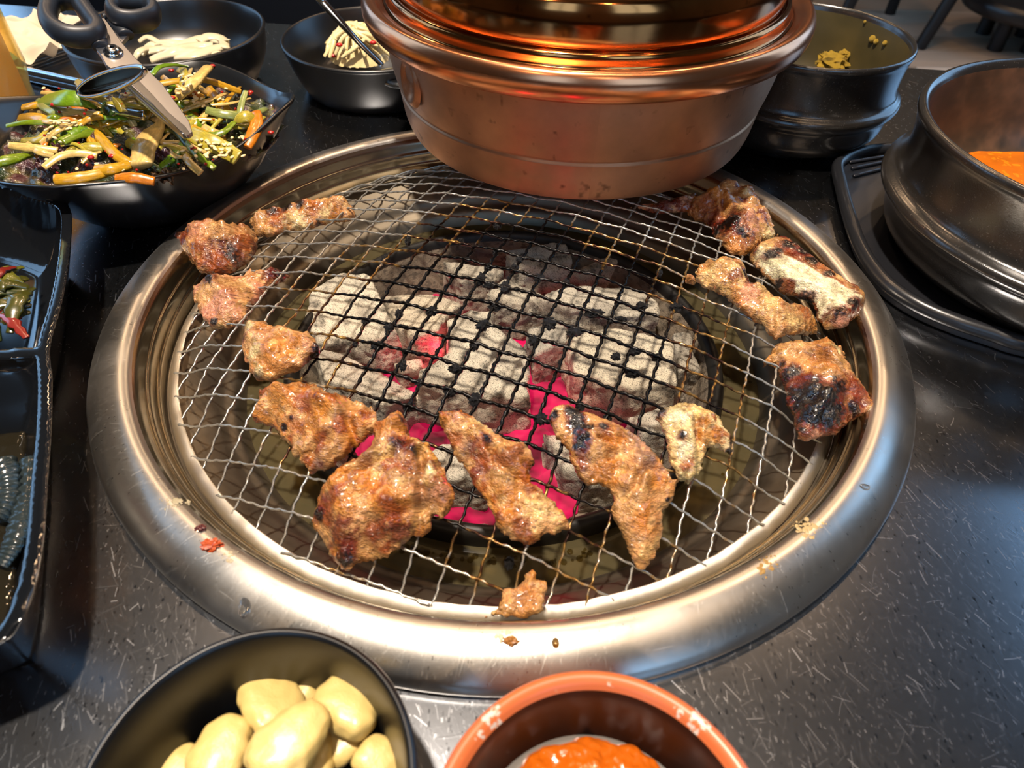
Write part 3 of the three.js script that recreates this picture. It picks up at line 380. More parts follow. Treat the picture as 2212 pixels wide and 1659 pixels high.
  meat('crescent-shaped meat slice with a black burnt streak on its upper left', G([[790, 172], [850, 112], [950, 105], [1060, 150], [1200, 195], [1330, 250], [1430, 312], [1500, 390], [1560, 480], [1590, 560], [1640, 612], [1668, 640], [1650, 720], [1620, 780], [1570, 830], [1580, 920], [1550, 1050], [1540, 1150], [1490, 1220], [1430, 1245], [1390, 1190], [1350, 1090], [1320, 1010], [1262, 910], [1250, 840], [1250, 742], [1200, 680], [1092, 675], [1020, 630], [970, 520], [930, 400], [862, 320], [820, 240]]), { T: 0.013, base: 'tan', second: 'gold', third: 'tan', dark: 0.5, folds: [[[1322, 975], [1350, 962], [1368, 985], [1385, 1010], [1375, 1045], [1355, 1060]], [[1300, 940], [1335, 950], [1345, 935], [1365, 955]], [[1385, 1010], [1410, 985], [1435, 995]]], spots: [['char', 1246, 906, 14], ['char', 1236, 884, 12], ['char', 1254, 956, 13], ['char', 1240, 894, 14], ['char', 1252, 920, 15], ['char', 1256, 945, 15], ['char', 1272, 918, 10], ['char', 1258, 968, 10], ['char', 1198, 897, 7], ['char', 1184, 905, 8], ['red', 1262, 990, 18], ['red', 1258, 1010, 14], ['red', 1310, 925, 19], ['char', 1305, 922, 8], ['grey', 1395, 945, 44], ['grey', 1400, 1000, 34], ['gold', 1300, 1020, 26], ['char', 1444, 1079, 4], ['pink', 1330, 900, 24]] });
  meat('folded white fatty meat piece with small brown spots, right of the crescent slice', G([[1520, 182], [1570, 140], [1650, 112], [1700, 82], [1780, 95], [1880, 130], [1950, 192], [1990, 270], [2040, 340], [2038, 400], [2020, 470], [1960, 440], [1862, 430], [1850, 500], [1820, 580], [1770, 640], [1730, 655], [1672, 620], [1680, 560], [1620, 490], [1600, 400], [1580, 310], [1540, 242]]), { T: 0.014, base: 'fat', second: 'pale', third: 'pale', dark: 0.3, folds: [[[1508, 888], [1512, 925], [1520, 960], [1522, 985]]], spots: [['char', 1424, 888, 13, 0.5], ['char', 1474, 940, 8], ['char', 1505, 940, 7], ['char', 1516, 912, 7], ['char', 1582, 955, 10, 0.5], ['char', 1572, 980, 8, 0.3], ['brown', 1555, 935, 18], ['brown', 1490, 995, 18], ['brown', 1480, 1010, 12], ['gold', 1530, 935, 30], ['ivory', 1465, 900, 22], ['ivory', 1480, 970, 16], ['brown', 1545, 900, 8]] });
  meat('smallest tan meat scrap lying on the front edge of the grate', J([[682, 1590], [750, 1490], [830, 1400], [910, 1312], [902, 1260], [1000, 1232], [1080, 1170], [1130, 1102], [1190, 1066], [1230, 1110], [1232, 1150], [1310, 1162], [1340, 1220], [1330, 1280], [1300, 1340], [1310, 1400], [1288, 1470], [1200, 1530], [1120, 1580], [950, 1594], [800, 1590]]), { level: -0.0075, T: 0.009, base: 'tan', second: 'tan', third: 'gold', dark: 0.45, cell: 0.0007, spots: [['gold', 1160, 1250, 10], ['brown', 1150, 1230, 5]] });
  meat('meat piece with the biggest black charred patch, at the right edge of the grate', K([[642, 490], [680, 420], [702, 350], [760, 325], [870, 325], [950, 340], [1030, 317], [1090, 350], [1170, 350], [1190, 420], [1190, 500], [1250, 560], [1310, 620], [1370, 690], [1400, 752], [1398, 810], [1330, 860], [1230, 900], [1160, 950], [1100, 1000], [990, 1030], [900, 1040], [862, 1000], [850, 900], [802, 760], [790, 680], [742, 600], [700, 540], [642, 520]]), { level: -0.0015, T: 0.016, base: 'tan', second: 'brown', third: 'gold', dark: 0.4, folds: [[[1765, 745], [1790, 770], [1830, 790]]], spots: [['char', 1740, 850, 30], ['char', 1770, 865, 34], ['char', 1800, 878, 28], ['char', 1760, 895, 26], ['char', 1730, 870, 18], ['char', 1815, 838, 16], ['char', 1850, 880, 14], ['char', 1700, 815, 14], ['char', 1755, 825, 18], ['char', 1720, 840, 16], ['char', 1790, 850, 22], ['red', 1730, 815, 24], ['char', 1715, 800, 12], ['char', 1754, 758, 7], ['red', 1690, 785, 14], ['red', 1860, 850, 26], ['red', 1840, 815, 18], ['tan', 1720, 755, 34], ['fat', 1810, 750, 14], ['char', 1690, 787, 6], ['pink', 1760, 945, 14, 0.4], ['char', 1893, 845, 8, 0.7]] });
  meat('rolled meat strip with a burnt ridge lying along the white bone', L([[362, 562], [430, 575], [447, 522], [500, 480], [570, 485], [650, 490], [700, 530], [732, 580], [790, 620], [850, 660], [920, 720], [1000, 740], [1060, 790], [1110, 840], [1140, 900], [1120, 960], [1060, 960], [980, 962], [900, 980], [850, 950], [810, 890], [740, 850], [680, 802], [620, 760], [560, 712], [490, 680], [430, 640], [380, 610]]), { T: 0.019, slope: 0.016, base: 'tan', second: 'pale', third: 'gold', dark: 0.5, folds: [[[1540, 560], [1548, 590], [1540, 610]], [[1580, 585], [1585, 620], [1575, 645]], [[1690, 655], [1705, 690], [1700, 715]]], spots: [['char', 1608, 585, 11], ['char', 1628, 597, 10], ['char', 1645, 607, 10], ['red', 1620, 615, 16], ['red', 1590, 590, 14], ['char', 1665, 620, 8], ['red', 1690, 640, 14], ['char', 1705, 646, 9], ['pink', 1620, 640, 20], ['brown', 1740, 670, 20]] });
  meat('rib bone with a flat ivory face and burnt meat along its edges, at the right', L([[737, 480], [780, 432], [850, 392], [910, 382], [950, 390], [1020, 440], [1080, 500], [1160, 560], [1250, 620], [1330, 670], [1408, 740], [1395, 810], [1350, 870], [1300, 910], [1230, 940], [1170, 920], [1130, 850], [1090, 770], [1000, 740], [930, 720], [850, 640], [802, 590], [752, 530]]), { level: 0.0015, T: 0.0135, slope: 0.003, lumpy: 0.15, fine: 0.35, round: 0.004, base: 'tan', second: 'red', third: 'brown', inner: L([[742, 492], [800, 436], [900, 446], [935, 488], [1050, 540], [1160, 600], [1285, 664], [1395, 735], [1320, 795], [1200, 862], [1135, 850], [1110, 775], [990, 725], [895, 650], [800, 595]]), spots: [['char', 1668, 547, 11], ['char', 1680, 540, 7], ['char', 1705, 527, 13, 0.9], ['char', 1730, 542, 11, 0.8], ['char', 1755, 562, 10, 0.7], ['red', 1720, 545, 12], ['char', 1790, 590, 8, 0.7], ['red', 1830, 680, 26, 0.3], ['char', 1815, 680, 12, 0.6], ['char', 1850, 655, 12, 0.7], ['char', 1740, 650, 12], ['char', 1680, 615, 9], ['red', 1785, 685, 12], ['pink', 1820, 700, 16, 0.2], ['pale', 1650, 530, 14]] });
  meat('glossy meat chunk with a black burnt hollow, partly behind the copper pot at the right', L([[502, 82], [560, 42], [640, 50], [720, 82], [790, 140], [800, 190], [860, 232], [870, 290], [880, 320], [905, 360], [890, 392], [800, 420], [760, 468], [700, 490], [620, 470], [560, 420], [540, 370], [500, 312], [432, 290], [372, 240], [362, 180], [402, 130]]), { level: 0.001, T: 0.019, base: 'tan', second: 'gold', third: 'red', dark: 0.7, folds: [[[1560, 420], [1575, 445], [1600, 460]]], spots: [['char', 1572, 482, 18], ['char', 1590, 470, 14], ['char', 1600, 495, 11], ['char', 1612, 505, 12], ['char', 1552, 492, 12, 0.5], ['red', 1580, 515, 18], ['brown', 1520, 450, 26], ['red', 1540, 470, 18], ['fat', 1612, 415, 13], ['fat', 1665, 505, 17], ['pink', 1630, 470, 26], ['gold', 1590, 530, 18], ['tan', 1560, 405, 22]] });
  meat('reddish meat sliver half hidden under the front of the copper pot', L([[40, 192], [200, 165], [370, 122], [425, 112], [402, 228], [300, 240], [152, 238], [80, 215]]), { level: 0.004, T: 0.009, base: 'brown', second: 'red', third: 'pink', dark: 0.6, spots: [['red', 1440, 435, 22], ['pink', 1480, 425, 10]] });
}
// ---------- spatters on the rim ----------
{
  const top = (x, z) => { const r = Math.hypot(x, z) / R; return R * (r < 0.9 ? 0.03 : r < 0.93 ? 0.0365 : lerp(0.0365, 0.012, (r - 0.93) / 0.06)); };
  const crumb = (label, x, y, a, b, c, color, gloss, name, cat) => {
    let p = at(x, y, 0.004); p = at(x, y, top(p.x, p.z)); const g = new THREE.IcosahedronGeometry(1, 3), q = g.attributes.position; for (let i = 0; i < q.count; i++) { const u = q.getX(i), v = q.getY(i), w = q.getZ(i), k = gloss ? 1 + 0.06 * n3(u + x, v, w) : 1 + 0.45 * n3(u * 1.8 + x, v * 1.8, w * 1.8); q.setXYZ(i, u * a * k, Math.max(v, -0.3) * b * k, w * c * k); } g.computeVertexNormals();
    const o = tag(mesh(name, g, gloss ? phys({ color: C(color), transmission: 1, roughness: 0.05, thickness: 0.002, ior: 1.35 }) : phys({ color: C(color), roughness: 0.45, clearcoat: 0.4 })), label, cat); o.position.copy(p); o.position.y += b * 0.28; return o;
  };
  const stain = (label, x, y, a, c, turn, color) => {
    const r = rng(x), gs = [], p0 = at(x, y, 0.004);
    for (let i = 0; i < 150; i++) { const d = Math.pow(r(), 0.7), th = r() * 6.28, u = Math.cos(th) * d * a, v = Math.sin(th) * d * c, X = p0.x + u * Math.cos(turn) - v * Math.sin(turn), Z = p0.z + u * Math.sin(turn) + v * Math.cos(turn); if (n3(X * 500, 3, Z * 500) < -0.1) continue; const k = 0.00018 + 0.0006 * Math.pow(r(), 3); gs.push(new THREE.IcosahedronGeometry(1, 0).scale(k * (1 + r()), 0.00012 + k * 0.25, k * (1 + r())).rotateY(r() * 6).translate(X, top(X, Z), Z)); }
    return tag(rebase(mesh('sauce_stain', mergeGeometries(gs), phys({ color: C(color), roughness: 0.5, clearcoat: 0.3 }))), label, 'stain');
  };
  crumb('orange-red sauce crumb stuck to the rim at the lower left', 458, 1178, 0.0034, 0.0014, 0.0022, 0x9c3d0e, 0, 'food_crumb', 'crumb');
  crumb('small dark red meat crumb on the rim above the orange-red crumb', 434, 1142, 0.0019, 0.0011, 0.0012, 0x4c1710, 0, 'food_crumb', 'crumb');
  stain('beige dried sauce smear on the rim below the orange-red crumb', 470, 1222, 0.0085, 0.0036, -0.35, 0x9b8e72);
  stain('beige dried sauce smear on the left rim above all the crumbs', 372, 1096, 0.007, 0.0026, -0.15, 0x8f8468);
  crumb('large clear water drop on the rim at the lower left', 532, 1302, 0.0022, 0.001, 0.0045, 0xffffff, 1, 'water_drop', 'drop');
  crumb('brown grease drop on the front rim right of the bright highlight', 1103, 1385, 0.0022, 0.0011, 0.0014, 0x8a5a22, 0, 'grease_drop', 'drop');
  stain('frothy beige spatter on the front rim below the brown grease drop', 1098, 1408, 0.005, 0.0055, 0, 0xb3a88c);
  crumb('small amber drop on the front rim right of the brown grease drop', 1200, 1389, 0.0012, 0.0009, 0.0016, 0xd0a869, 1, 'grease_drop', 'drop');
  crumb('clear water drop alone on the right rim', 1866, 1053, 0.0022, 0.0009, 0.0014, 0xffffff, 1, 'water_drop', 'drop');
  stain('yellow-brown sauce stain on the right front rim', 1662, 1238, 0.0045, 0.006, 0.3, 0x8a6a30);
  stain('crusty beige stain on the right rim above the yellow-brown stain', 1748, 1150, 0.0062, 0.005, 0, 0xa08a5e);
}
// ---------- the copper pot on the back of the grill ----------
{
  const c = V(0.0434, 0, -0.163), yr = 0.09, rr = 0.1263, t = thing('copper_pot', 'large copper pot with a polished domed lid resting over the back of the grill', 'pot');
  t.position.set(c.x, 0.0156, c.z); const y0 = 0.0156;
  const S = (a) => a.map(([k, y]) => [k * rr, y + 0.0046 - y0]);
  mesh('pot_body', latheM(smoothProfile(S([[0.001, 0.0072], [0.7, 0.0142], [0.785, 0.0146], [0.826, 0.0174], [0.85, 0.0245], [0.86, 0.0315], [0.866, 0.0372], [0.868, 0.0388], [0.862, 0.0402], [0.868, 0.0416], [0.88, 0.046], [0.9, 0.058], [0.912, 0.07], [0.918, 0.079], [0.905, 0.079]]), 6), 160), M.copper, t);
  mesh('rolled_rim', latheM(smoothProfile(S([[0.915, 0.0785], [0.94, 0.0765], [0.975, 0.0765], [0.998, 0.081], [1.0, 0.0865], [0.982, 0.0905], [0.955, 0.091], [0.93, 0.089], [0.905, 0.087], [0.9, 0.08]]), 6), 160), M.copperRoll, t);
  const lid = mesh('lid', latheM(smoothProfile(S([[0.905, 0.0875], [0.893, 0.0885], [0.885, 0.0935], [0.868, 0.0945], [0.858, 0.093]]), 6).concat(smoothProfile(S([[0.857, 0.0935], [0.86, 0.1], [0.858, 0.1075], [0.843, 0.114], [0.8, 0.1185], [0.7, 0.123], [0.5, 0.1277], [0.3, 0.1303], [0.001, 0.1315]]), 8)), 160), M.copperLid, t);
  mesh('lid_knob', lathe(smoothProfile([[0.001, 0.1636 - y0], [0.012, 0.1626 - y0], [0.018, 0.1546 - y0], [0.012, 0.1466 - y0], [0.008, 0.1386 - y0], [0.014, 0.1356 - y0]], 6), 48), M.copperLid, lid);
  // oval boss pressed into the wall where a handle was fixed
  const q = ray(888, 176), A = CAM.clone(); { const dx = A.x - c.x, dz = A.z - c.z, r0 = 0.9 * rr, a = q.x * q.x + q.z * q.z, b = dx * q.x + dz * q.z, e = dx * dx + dz * dz - r0 * r0; A.addScaledVector(q, (-b - Math.sqrt(b * b - a * e)) / a); }
  const th = Math.atan2(A.z - c.z, A.x - c.x), boss = lathe(smoothProfile([[0.001, 0.0008], [0.006, 0.001], [0.0085, 0.0022], [0.0105, 0.0026], [0.0125, 0.0012], [0.0135, 0]], 5), 40); boss.scale(0.75, 1, 1.05); boss.rotateX(Math.PI / 2); boss.rotateY(Math.PI / 2 - th); boss.rotateZ(0);
  boss.translate(Math.cos(th) * rr * 0.897, A.y - y0, Math.sin(th) * rr * 0.897); mesh('handle_boss', boss, M.copper, t);
}
// ---------- round dishes ----------
const dishProfile = (r, h, { base = 0.78, wall = 0.0026, floor = 0.005, foot = 0.0015, bulge = 0 } = {}) => smoothProfile([[0.001, 0.0012], [r * base - 0.004, 0.0012], [r * base - 0.0025, 0], [r * base, 0.0004], [r * (base + 0.03), 0.004], [lerp(r * base, r, 0.55 + bulge), h * 0.45], [r - 0.0006, h - 0.003], [r, h - 0.0012], [r - wall / 2, h], [r - wall, h - 0.0014], [lerp(r * base, r, 0.5 + bulge) - wall, h * 0.45], [r * base - 0.001, floor + 0.003], [r * base - 0.006, floor], [0.001, floor]], 5);
function roundDish(name, label, c, r, yRim, m, o = {}) { const t = thing(name, label, 'dish'); t.position.set(c[0], TOP + (o.lift ?? 0), c[1]); mesh('bowl', lathe(dishProfile(r, yRim - TOP - (o.lift ?? 0), o), 128), m, t); return t; }
const CG = [-0.0584, 0.2261], CS = [0.0232, 0.2378], CO = [-0.2495, -0.265], CP = [-0.0997, -0.2735];
roundDish('side_dish_bowl', 'round matte black dish holding peeled garlic cloves at the front', CG, 0.0394, 0.035, M.melamine, { base: 0.8 });
roundDish('side_dish_bowl', 'round black dish of white onion slices behind the scissors', CO, 0.0695, 0.035, M.melamine, { base: 0.82, wall: 0.003, lift: 0.005, bulge: 0.15 });
roundDish('side_dish_bowl', 'round black dish of creamy salad left of the copper pot', CP, 0.0687, 0.03, M.melamine, { base: 0.8, wall: 0.003 });
{
  const t = thing('sauce_bowl', 'brown sauce bowl with a worn orange rim at the front right of the garlic', 'dish'); t.position.set(CS[0], TOP, CS[1]);
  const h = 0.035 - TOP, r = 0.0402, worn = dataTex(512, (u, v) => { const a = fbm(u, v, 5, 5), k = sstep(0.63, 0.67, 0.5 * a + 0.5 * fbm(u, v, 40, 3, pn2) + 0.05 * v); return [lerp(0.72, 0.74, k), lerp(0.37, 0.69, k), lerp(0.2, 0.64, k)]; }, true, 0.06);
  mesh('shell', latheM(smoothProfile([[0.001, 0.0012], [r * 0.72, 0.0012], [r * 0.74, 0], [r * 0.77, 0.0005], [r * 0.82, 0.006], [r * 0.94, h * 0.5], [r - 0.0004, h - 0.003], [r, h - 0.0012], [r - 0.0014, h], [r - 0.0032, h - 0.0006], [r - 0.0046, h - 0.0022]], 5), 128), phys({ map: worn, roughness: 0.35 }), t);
  mesh('inner_glaze', lathe(smoothProfile([[r - 0.0046, h - 0.0022], [r - 0.0055, h - 0.005], [r * 0.84, h * 0.66], [r * 0.8, 0.0205], [r * 0.775, 0.0185]], 5), 128), phys({ color: C(0x120806), roughness: 0.34, specularIntensity: 0.6 }), t);
  mesh('inner_floor', lathe([[r * 0.777, 0.0186], [r * 0.72, 0.0175], [0.001, 0.0175]], 96), phys({ color: C(0x5d5b58), roughness: 0.25 }), t);
  const g = nets((x, y, z) => { const d = Math.hypot(x, z + 0.0035) * (1 + 0.1 * n3(Math.atan2(z, x) * 1.3, 2, 0) + 0.05 * n3(x * 120, 1, z * 120)), rr = 0.0265; return y - 0.0055 - 0.0052 * Math.sqrt(clamp(1 - (d / rr) ** 2)) - 0.0008 * n3(x * 130, 3, z * 130) - 0.0004 * n3(x * 400, 3, z * 400) + (d > rr ? (d - rr) * 2 : 0); }, V(-0.031, 0.003, -0.031), V(0.031, 0.0125, 0.031), 0.0006);
  const sauce = tag(mesh('dipping_sauce', g, phys({ color: C(0xb5560c), roughness: 0.2, clearcoat: 0.6, clearcoatRoughness: 0.1, bumpMap: meatBump, bumpScale: 0.0004 })), 'orange-brown soybean dipping paste in the brown sauce bowl', 'sauce'); sauce.position.set(CS[0], TOP + 0.0135, CS[1]);
}
// ---------- garlic ----------
{
  const m = phys({ color: C(0xc3ab69), roughness: 0.42, clearcoat: 0.25, clearcoatRoughness: 0.25, bumpMap: fineBump, bumpScale: 0.0002, sheen: 0.2 });
  const yellow = C(0xd8c27c);
  const clove = (label, px, py, y, L, Wd, Ht, turn, tiltX, cut, core) => {
    const g = nets((x, yy, z) => {
      const k = Math.sqrt((x / L) ** 2 + (yy / Ht) ** 2 + (z / (Wd * (1 - 0.22 * x / L))) ** 2) - 1; const smax = (a, b) => { const h = clamp(0.5 + (a - b) / 0.006); return lerp(b, a, h) + 0.003 * h * (1 - h); }; let f = k * Math.min(L, Wd, Ht) - 0.0004 * n3(x * 180 + px, yy * 180, z * 180) - 0.0003 * n3(x * 60 + px, yy * 60, z * 60);
      f = smax(smax(f, yy - Ht * 0.78), Math.abs(x) - L * cut); if (core) f = Math.max(f, 0.0011 - Math.hypot(z * 0.8, yy - 0.001) - Math.max(0, L * cut - 0.0015 - x)); return f;
    }, V(-L - 0.001, -Ht - 0.001, -Wd * 1.3), V(L + 0.001, Ht + 0.001, Wd * 1.3), 0.0005);
    g.computeVertexNormals(); const o = tag(mesh('garlic_clove', g, m), label, 'garlic', 'peeled garlic cloves in the front black dish'); o.position.copy(at(px, py, y)); o.rotation.set(tiltX, turn, 0, 'YXZ'); return o;
  };
  clove('peeled garlic clove lying crosswise on top of the pile, nearest the middle', 628, 1600, 0.0225, 0.0125, 0.0078, 0.006, 0.95, 0.1, 0.97);
  clove('flat oval garlic slice with a small sprout mark, at the back left of the pile', 585, 1512, 0.013, 0.0118, 0.0082, 0.0052, 2.45, 0.35, 0.96);
  clove('blunt cut garlic clove leaning right, at the back right of the pile', 750, 1528, 0.0165, 0.0115, 0.007, 0.0062, -0.75, -0.2, 0.86);
  clove('garlic clove half hidden under the leaning right clove', 740, 1600, 0.0085, 0.0085, 0.0062, 0.0055, 0.4, 0, 0.97);
  clove('round garlic slice with a dark hole, at the right wall of the dish', 822, 1640, 0.012, 0.0068, 0.0068, 0.0045, 1.2, 0.25, 0.99);
  clove('small garlic tip peeping out between the two back cloves', 655, 1497, 0.008, 0.0062, 0.0048, 0.0045, 1.2, 0, 0.97);
  clove('garlic clove at the left of the pile with a bright wet spot', 478, 1622, 0.014, 0.0105, 0.0075, 0.0058, 1.3, 0.1, 0.97);
  clove('garlic clove beneath the crosswise top clove', 662, 1650, 0.0105, 0.011, 0.0075, 0.006, 1.4, 0, 0.98);
  clove('garlic clove at the far left of the dish, mostly below the picture edge', 375, 1664, 0.008, 0.0085, 0.0065, 0.0055, 0.7, 0, 0.98);
  const bit = tag(mesh('garlic_crumb', new THREE.IcosahedronGeometry(0.0009, 2), m), 'tiny garlic crumb on the wall left of the back garlic slice', 'crumb'); bit.position.copy(at(513, 1487, 0.006));
}
// ---------- onion slices and creamy salad ----------
{
  const onion = phys({ color: C(0xd9cdaa), roughness: 0.35, transmission: 0.25, thickness: 0, clearcoat: 0.3 }), ro = rng(51);
  const strip = (name, label, cat, group, pts, w, flat, m, ref) => { const o = tag(rebase(mesh(name, sweep(curve(pts, 18), (t) => w * (0.75 + 0.25 * Math.sin(t * Math.PI)), { seg: 8, flat, ref: ref ?? V(0.3, 1, 0.2) }), m)), label, cat, group); return o; };
  const yo = 0.012;
  for (const [pts, w] of [[[[305, 118], [330, 96], [370, 92], [420, 98]], 5.2], [[[325, 130], [360, 118], [420, 112], [480, 118]], 6.5], [[[300, 90], [318, 80], [345, 92], [380, 100]], 4], [[[350, 105], [400, 95], [440, 84], [486, 92]], 6.5], [[[430, 90], [450, 80], [478, 84], [487, 104]], 6.5], [[[290, 128], [300, 112], [318, 104], [332, 98]], 4], [[[380, 124], [420, 120], [455, 108], [484, 100]], 6.5], [[[470, 94], [482, 88], [494, 86]], 2.6], [[[315, 112], [350, 106], [390, 108], [430, 116]], 6], [[[340, 126], [380, 108], [420, 100], [460, 98]], 6.5]])
    strip('onion_slice', 'pale onion slice in the round black dish behind the scissors', 'onion', 'onion slices in the back left dish', pts.map(([x, y], k) => at(x, y, yo + 0.004 * ro() + 0.003 * Math.sin(k))), w * 0.0007, 0.45, onion);
  const cream = phys({ color: C(0xd9c68f), roughness: 0.35, clearcoat: 0.35 }), redm = phys({ color: C(0xa8140f), roughness: 0.35 });
  const c = at(775, 108, 0.012), hump = (u, v) => 0.012 + 0.02 * Math.max(0, 1 - (u * u + v * v));
  for (let i = 0; i < 34; i++) { const a = ro() * 6.28, q = Math.sqrt(ro()) * 0.85, u = Math.cos(a) * q, v = Math.sin(a) * q, b = ro() * 6.28, L = 0.008 + ro() * 0.01, pts = [-1, -0.3, 0.4, 1].map((k) => { const uu = u + Math.cos(b) * k * L / 0.026 + 0.15 * k * k * Math.sin(b), vv = v + Math.sin(b) * k * L / 0.024 - 0.15 * k * k * Math.cos(b); return V(c.x + uu * 0.026, hump(uu * 0.95, vv * 0.95) - 0.002 + 0.002 * ro(), c.z + vv * 0.022); }); strip('salad_strand', 'creamy pale salad strand in the round dish left of the copper pot', 'salad', 'strands of creamy salad', pts, 0.0019, 0.8, cream); }
  const heap = tag(mesh('salad_core', nets((x, y, z) => y - 0.019 * Math.max(0, 1 - (x / 0.024) ** 2 - (z / 0.02) ** 2) - 0.001 * n3(x * 200, 1, z * 200), V(-0.026, 0.001, -0.022), V(0.026, 0.022, 0.022), 0.0012), cream), 'mass of creamy salad beneath the strands, left of the copper pot', 'salad', null, 'stuff'); heap.position.set(c.x, 0.004, c.z);
  for (const [x, y] of [[733, 97], [781, 103], [746, 66], [806, 92], [720, 120]]) { const o = tag(mesh('chili_bit', new THREE.IcosahedronGeometry(0.0022, 1).scale(1.2, 0.7, 0.9), redm), 'red chili bit on the creamy salad', 'chili', 'red chili bits on the creamy salad'); const p = at(x, y, 0.02); const u = (p.x - c.x) / 0.026, v = (p.z - c.z) / 0.022; o.position.copy(at(x, y, hump(u, v) + 0.0008)); }
  // its spoon
  const t = thing('spoon', 'long steel spoon leaning in the creamy salad dish behind the pot', 'spoon'), a = at(688, -6, 0.075), b = at(760, 75, 0.047), e = at(825, 140, 0.026);
  mesh('handle', sweep(curve([a, b, e], 30), (k) => lerp(0.0042, 0.0034, k), { seg: 14, flat: 0.55, ref: V(0, 1, 0) }), M.steel, t);
  mesh('spoon_bowl', new THREE.SphereGeometry(1, 32, 20).scale(0.019, 0.004, 0.013).rotateY(-0.7).translate(e.x + 0.012, e.y - 0.006, e.z + 0.008), M.steel, t);
}
// ---------- stone bowls on the right ----------
{
  const bowl = (label, c, r, yRim, base, ledge, inside, innerFloor) => {
    const t = thing('stone_bowl', label, 'bowl'), h = yRim - base; t.position.set(c[0], base, c[1]);
    mesh('bowl_body', latheM(smoothProfile([[0.001, 0.001], [r * 0.82, 0.001], [r * 0.86, 0.0005], [r * 0.9, 0.003], [r * 0.95, h * 0.13], [r * 0.985, h * ledge - 0.007], [r * 1.03, h * ledge - 0.003], [r * 1.045, h * ledge], [r * 1.03, h * ledge + 0.0025], [r * 0.985, h * ledge + 0.0045], [r * 0.965, h * ledge + 0.008], [r * 0.962, h * 0.72], [r * 0.985, h * 0.9], [r, h - 0.003], [r * 0.995, h - 0.0008], [r * 0.975, h], [r * 0.955, h - 0.0012], [r * 0.94, h - 0.004]], 5), 140), M.stone, t);
    mesh('inner_wall', latheM(smoothProfile([[r * 0.94, h - 0.004], [r * 0.92, h * 0.75], [r * 0.86, h * 0.35], [r * 0.7, 0.009], [0.001, 0.007]], 6), 120), inside, t);
    return t;
  };
  const CE = [0.197, -0.206], CB = [0.301, -0.042];
  bowl('smaller black stone bowl with yellow egg remains, right of the copper pot', CE, 0.064, 0.06, 0.0, 0.42, M.stoneInside);
  bowl('large black stone bowl of orange soup at the right edge', CB, 0.0985, 0.07, 0.0015, 0.44, M.soupInside);
  const saucer = thing('saucer', 'round black saucer under the smaller stone bowl', 'saucer'); saucer.position.set(CE[0], TOP, CE[1]);
  { const p = at(1780, 331, 0.002), r = Math.hypot(p.x - CE[0], p.z - CE[1]); mesh('plate', lathe(smoothProfile([[0.001, 0.0005], [0.04, 0.0005], [r - 0.012, 0.002], [r, 0.0065], [r - 0.0006, 0.0085], [r - 0.003, 0.0078], [r - 0.013, 0.0052], [0.001, 0.005]], 5), 120), M.black, saucer); }
  const egg = phys({ color: C(0xd8b13a), roughness: 0.5, bumpMap: ashBump, bumpScale: 0.0008 });
  const eggPiece = (label, x, y, yy, s, w) => { const p = at(x, y, yy), g = new THREE.IcosahedronGeometry(1, 4), q = g.attributes.position; for (let i = 0; i < q.count; i++) { const a = q.getX(i), b = q.getY(i), d = q.getZ(i), k = 1 + 0.35 * n3(a * 2 + x, b * 2, d * 2) + 0.12 * n3(a * 6, b * 6 + x, d * 6); q.setXYZ(i, a * s * w * k, b * s * 0.8 * k, d * s * k); } g.computeVertexNormals(); tag(mesh('egg_scrap', g, egg), label, 'egg').position.copy(p); };
  eggPiece('largest scrap of yellow steamed egg in the smaller stone bowl', 1797, 135, 0.028, 0.008, 1.25); eggPiece('upright tip of steamed egg at the right of the largest scrap', 1824, 118, 0.033, 0.0042, 0.9); eggPiece('small round egg scrap above the largest scrap', 1784, 115, 0.03, 0.0021, 1);
  { // scraps that cling to the inner wall
    const onWall = (label, x, y, s) => { let p; for (let k = 0, lo = 0.01, hi = 0.058; k < 30; k++) { const yy = (lo + hi) / 2; p = at(x, y, yy); const rw = 0.064 * lerp(0.84, 0.93, yy / 0.06); (Math.hypot(p.x - CE[0], p.z - CE[1]) > rw) ? lo = yy : hi = yy; } const o = tag(mesh('egg_scrap', new THREE.IcosahedronGeometry(s, 2).scale(1, 1.2, 1), egg), label, 'egg'); o.position.copy(p); };
    onWall('left of the egg specks on the back wall of the smaller stone bowl', 1884, 84, 0.0021); onWall('middle egg speck on the back wall of the smaller stone bowl', 1892, 90, 0.0016); onWall('right egg speck on the back wall of the smaller stone bowl', 1911, 93, 0.0015); onWall('topmost tiny egg speck on the back wall of the smaller stone bowl', 1868, 47, 0.0009); }
  const soup = lathe([[0.0853, 0], [0.05, 0.0004], [0.001, 0.0006]], 96); { const q = soup.attributes.position; for (let i = 0; i < q.count; i++) q.setY(i, q.getY(i) + 0.0006 * n3(q.getX(i) * 60, 1, q.getZ(i) * 60)); soup.computeVertexNormals(); const uv = soup.attributes.uv; for (let i = 0; i < uv.count; i++) uv.setXY(i, q.getX(i), q.getZ(i)); }
  tag(mesh('soup', soup, phys({ map: dataTex(256, (u, v) => { const a = fbm(u, v, 5, 4), s = fbm(u, v, 30, 2, pn2); const k = 0.75 + 0.35 * (a - 0.5) + (s > 0.68 ? 0.2 : 0); return [k, k * 0.52, k * 0.07]; }, true, 0.08), roughness: 0.12, clearcoat: 0.4 })), 'orange soup filling the large stone bowl', 'soup').position.set(CB[0], 0.021, CB[1]);
  // the black tray with a ribbed corner under the large bowl
  const edge = [[1812, 352], [1818, 392], [1834, 452], [1858, 520], [1888, 572], [1930, 618], [1990, 656], [2070, 690], [2150, 716], [2212, 736]].map(([x, y]) => at(x, y, 0.003)), tray = thing('bowl_tray', 'black tray with a ribbed corner under the large stone bowl', 'tray');
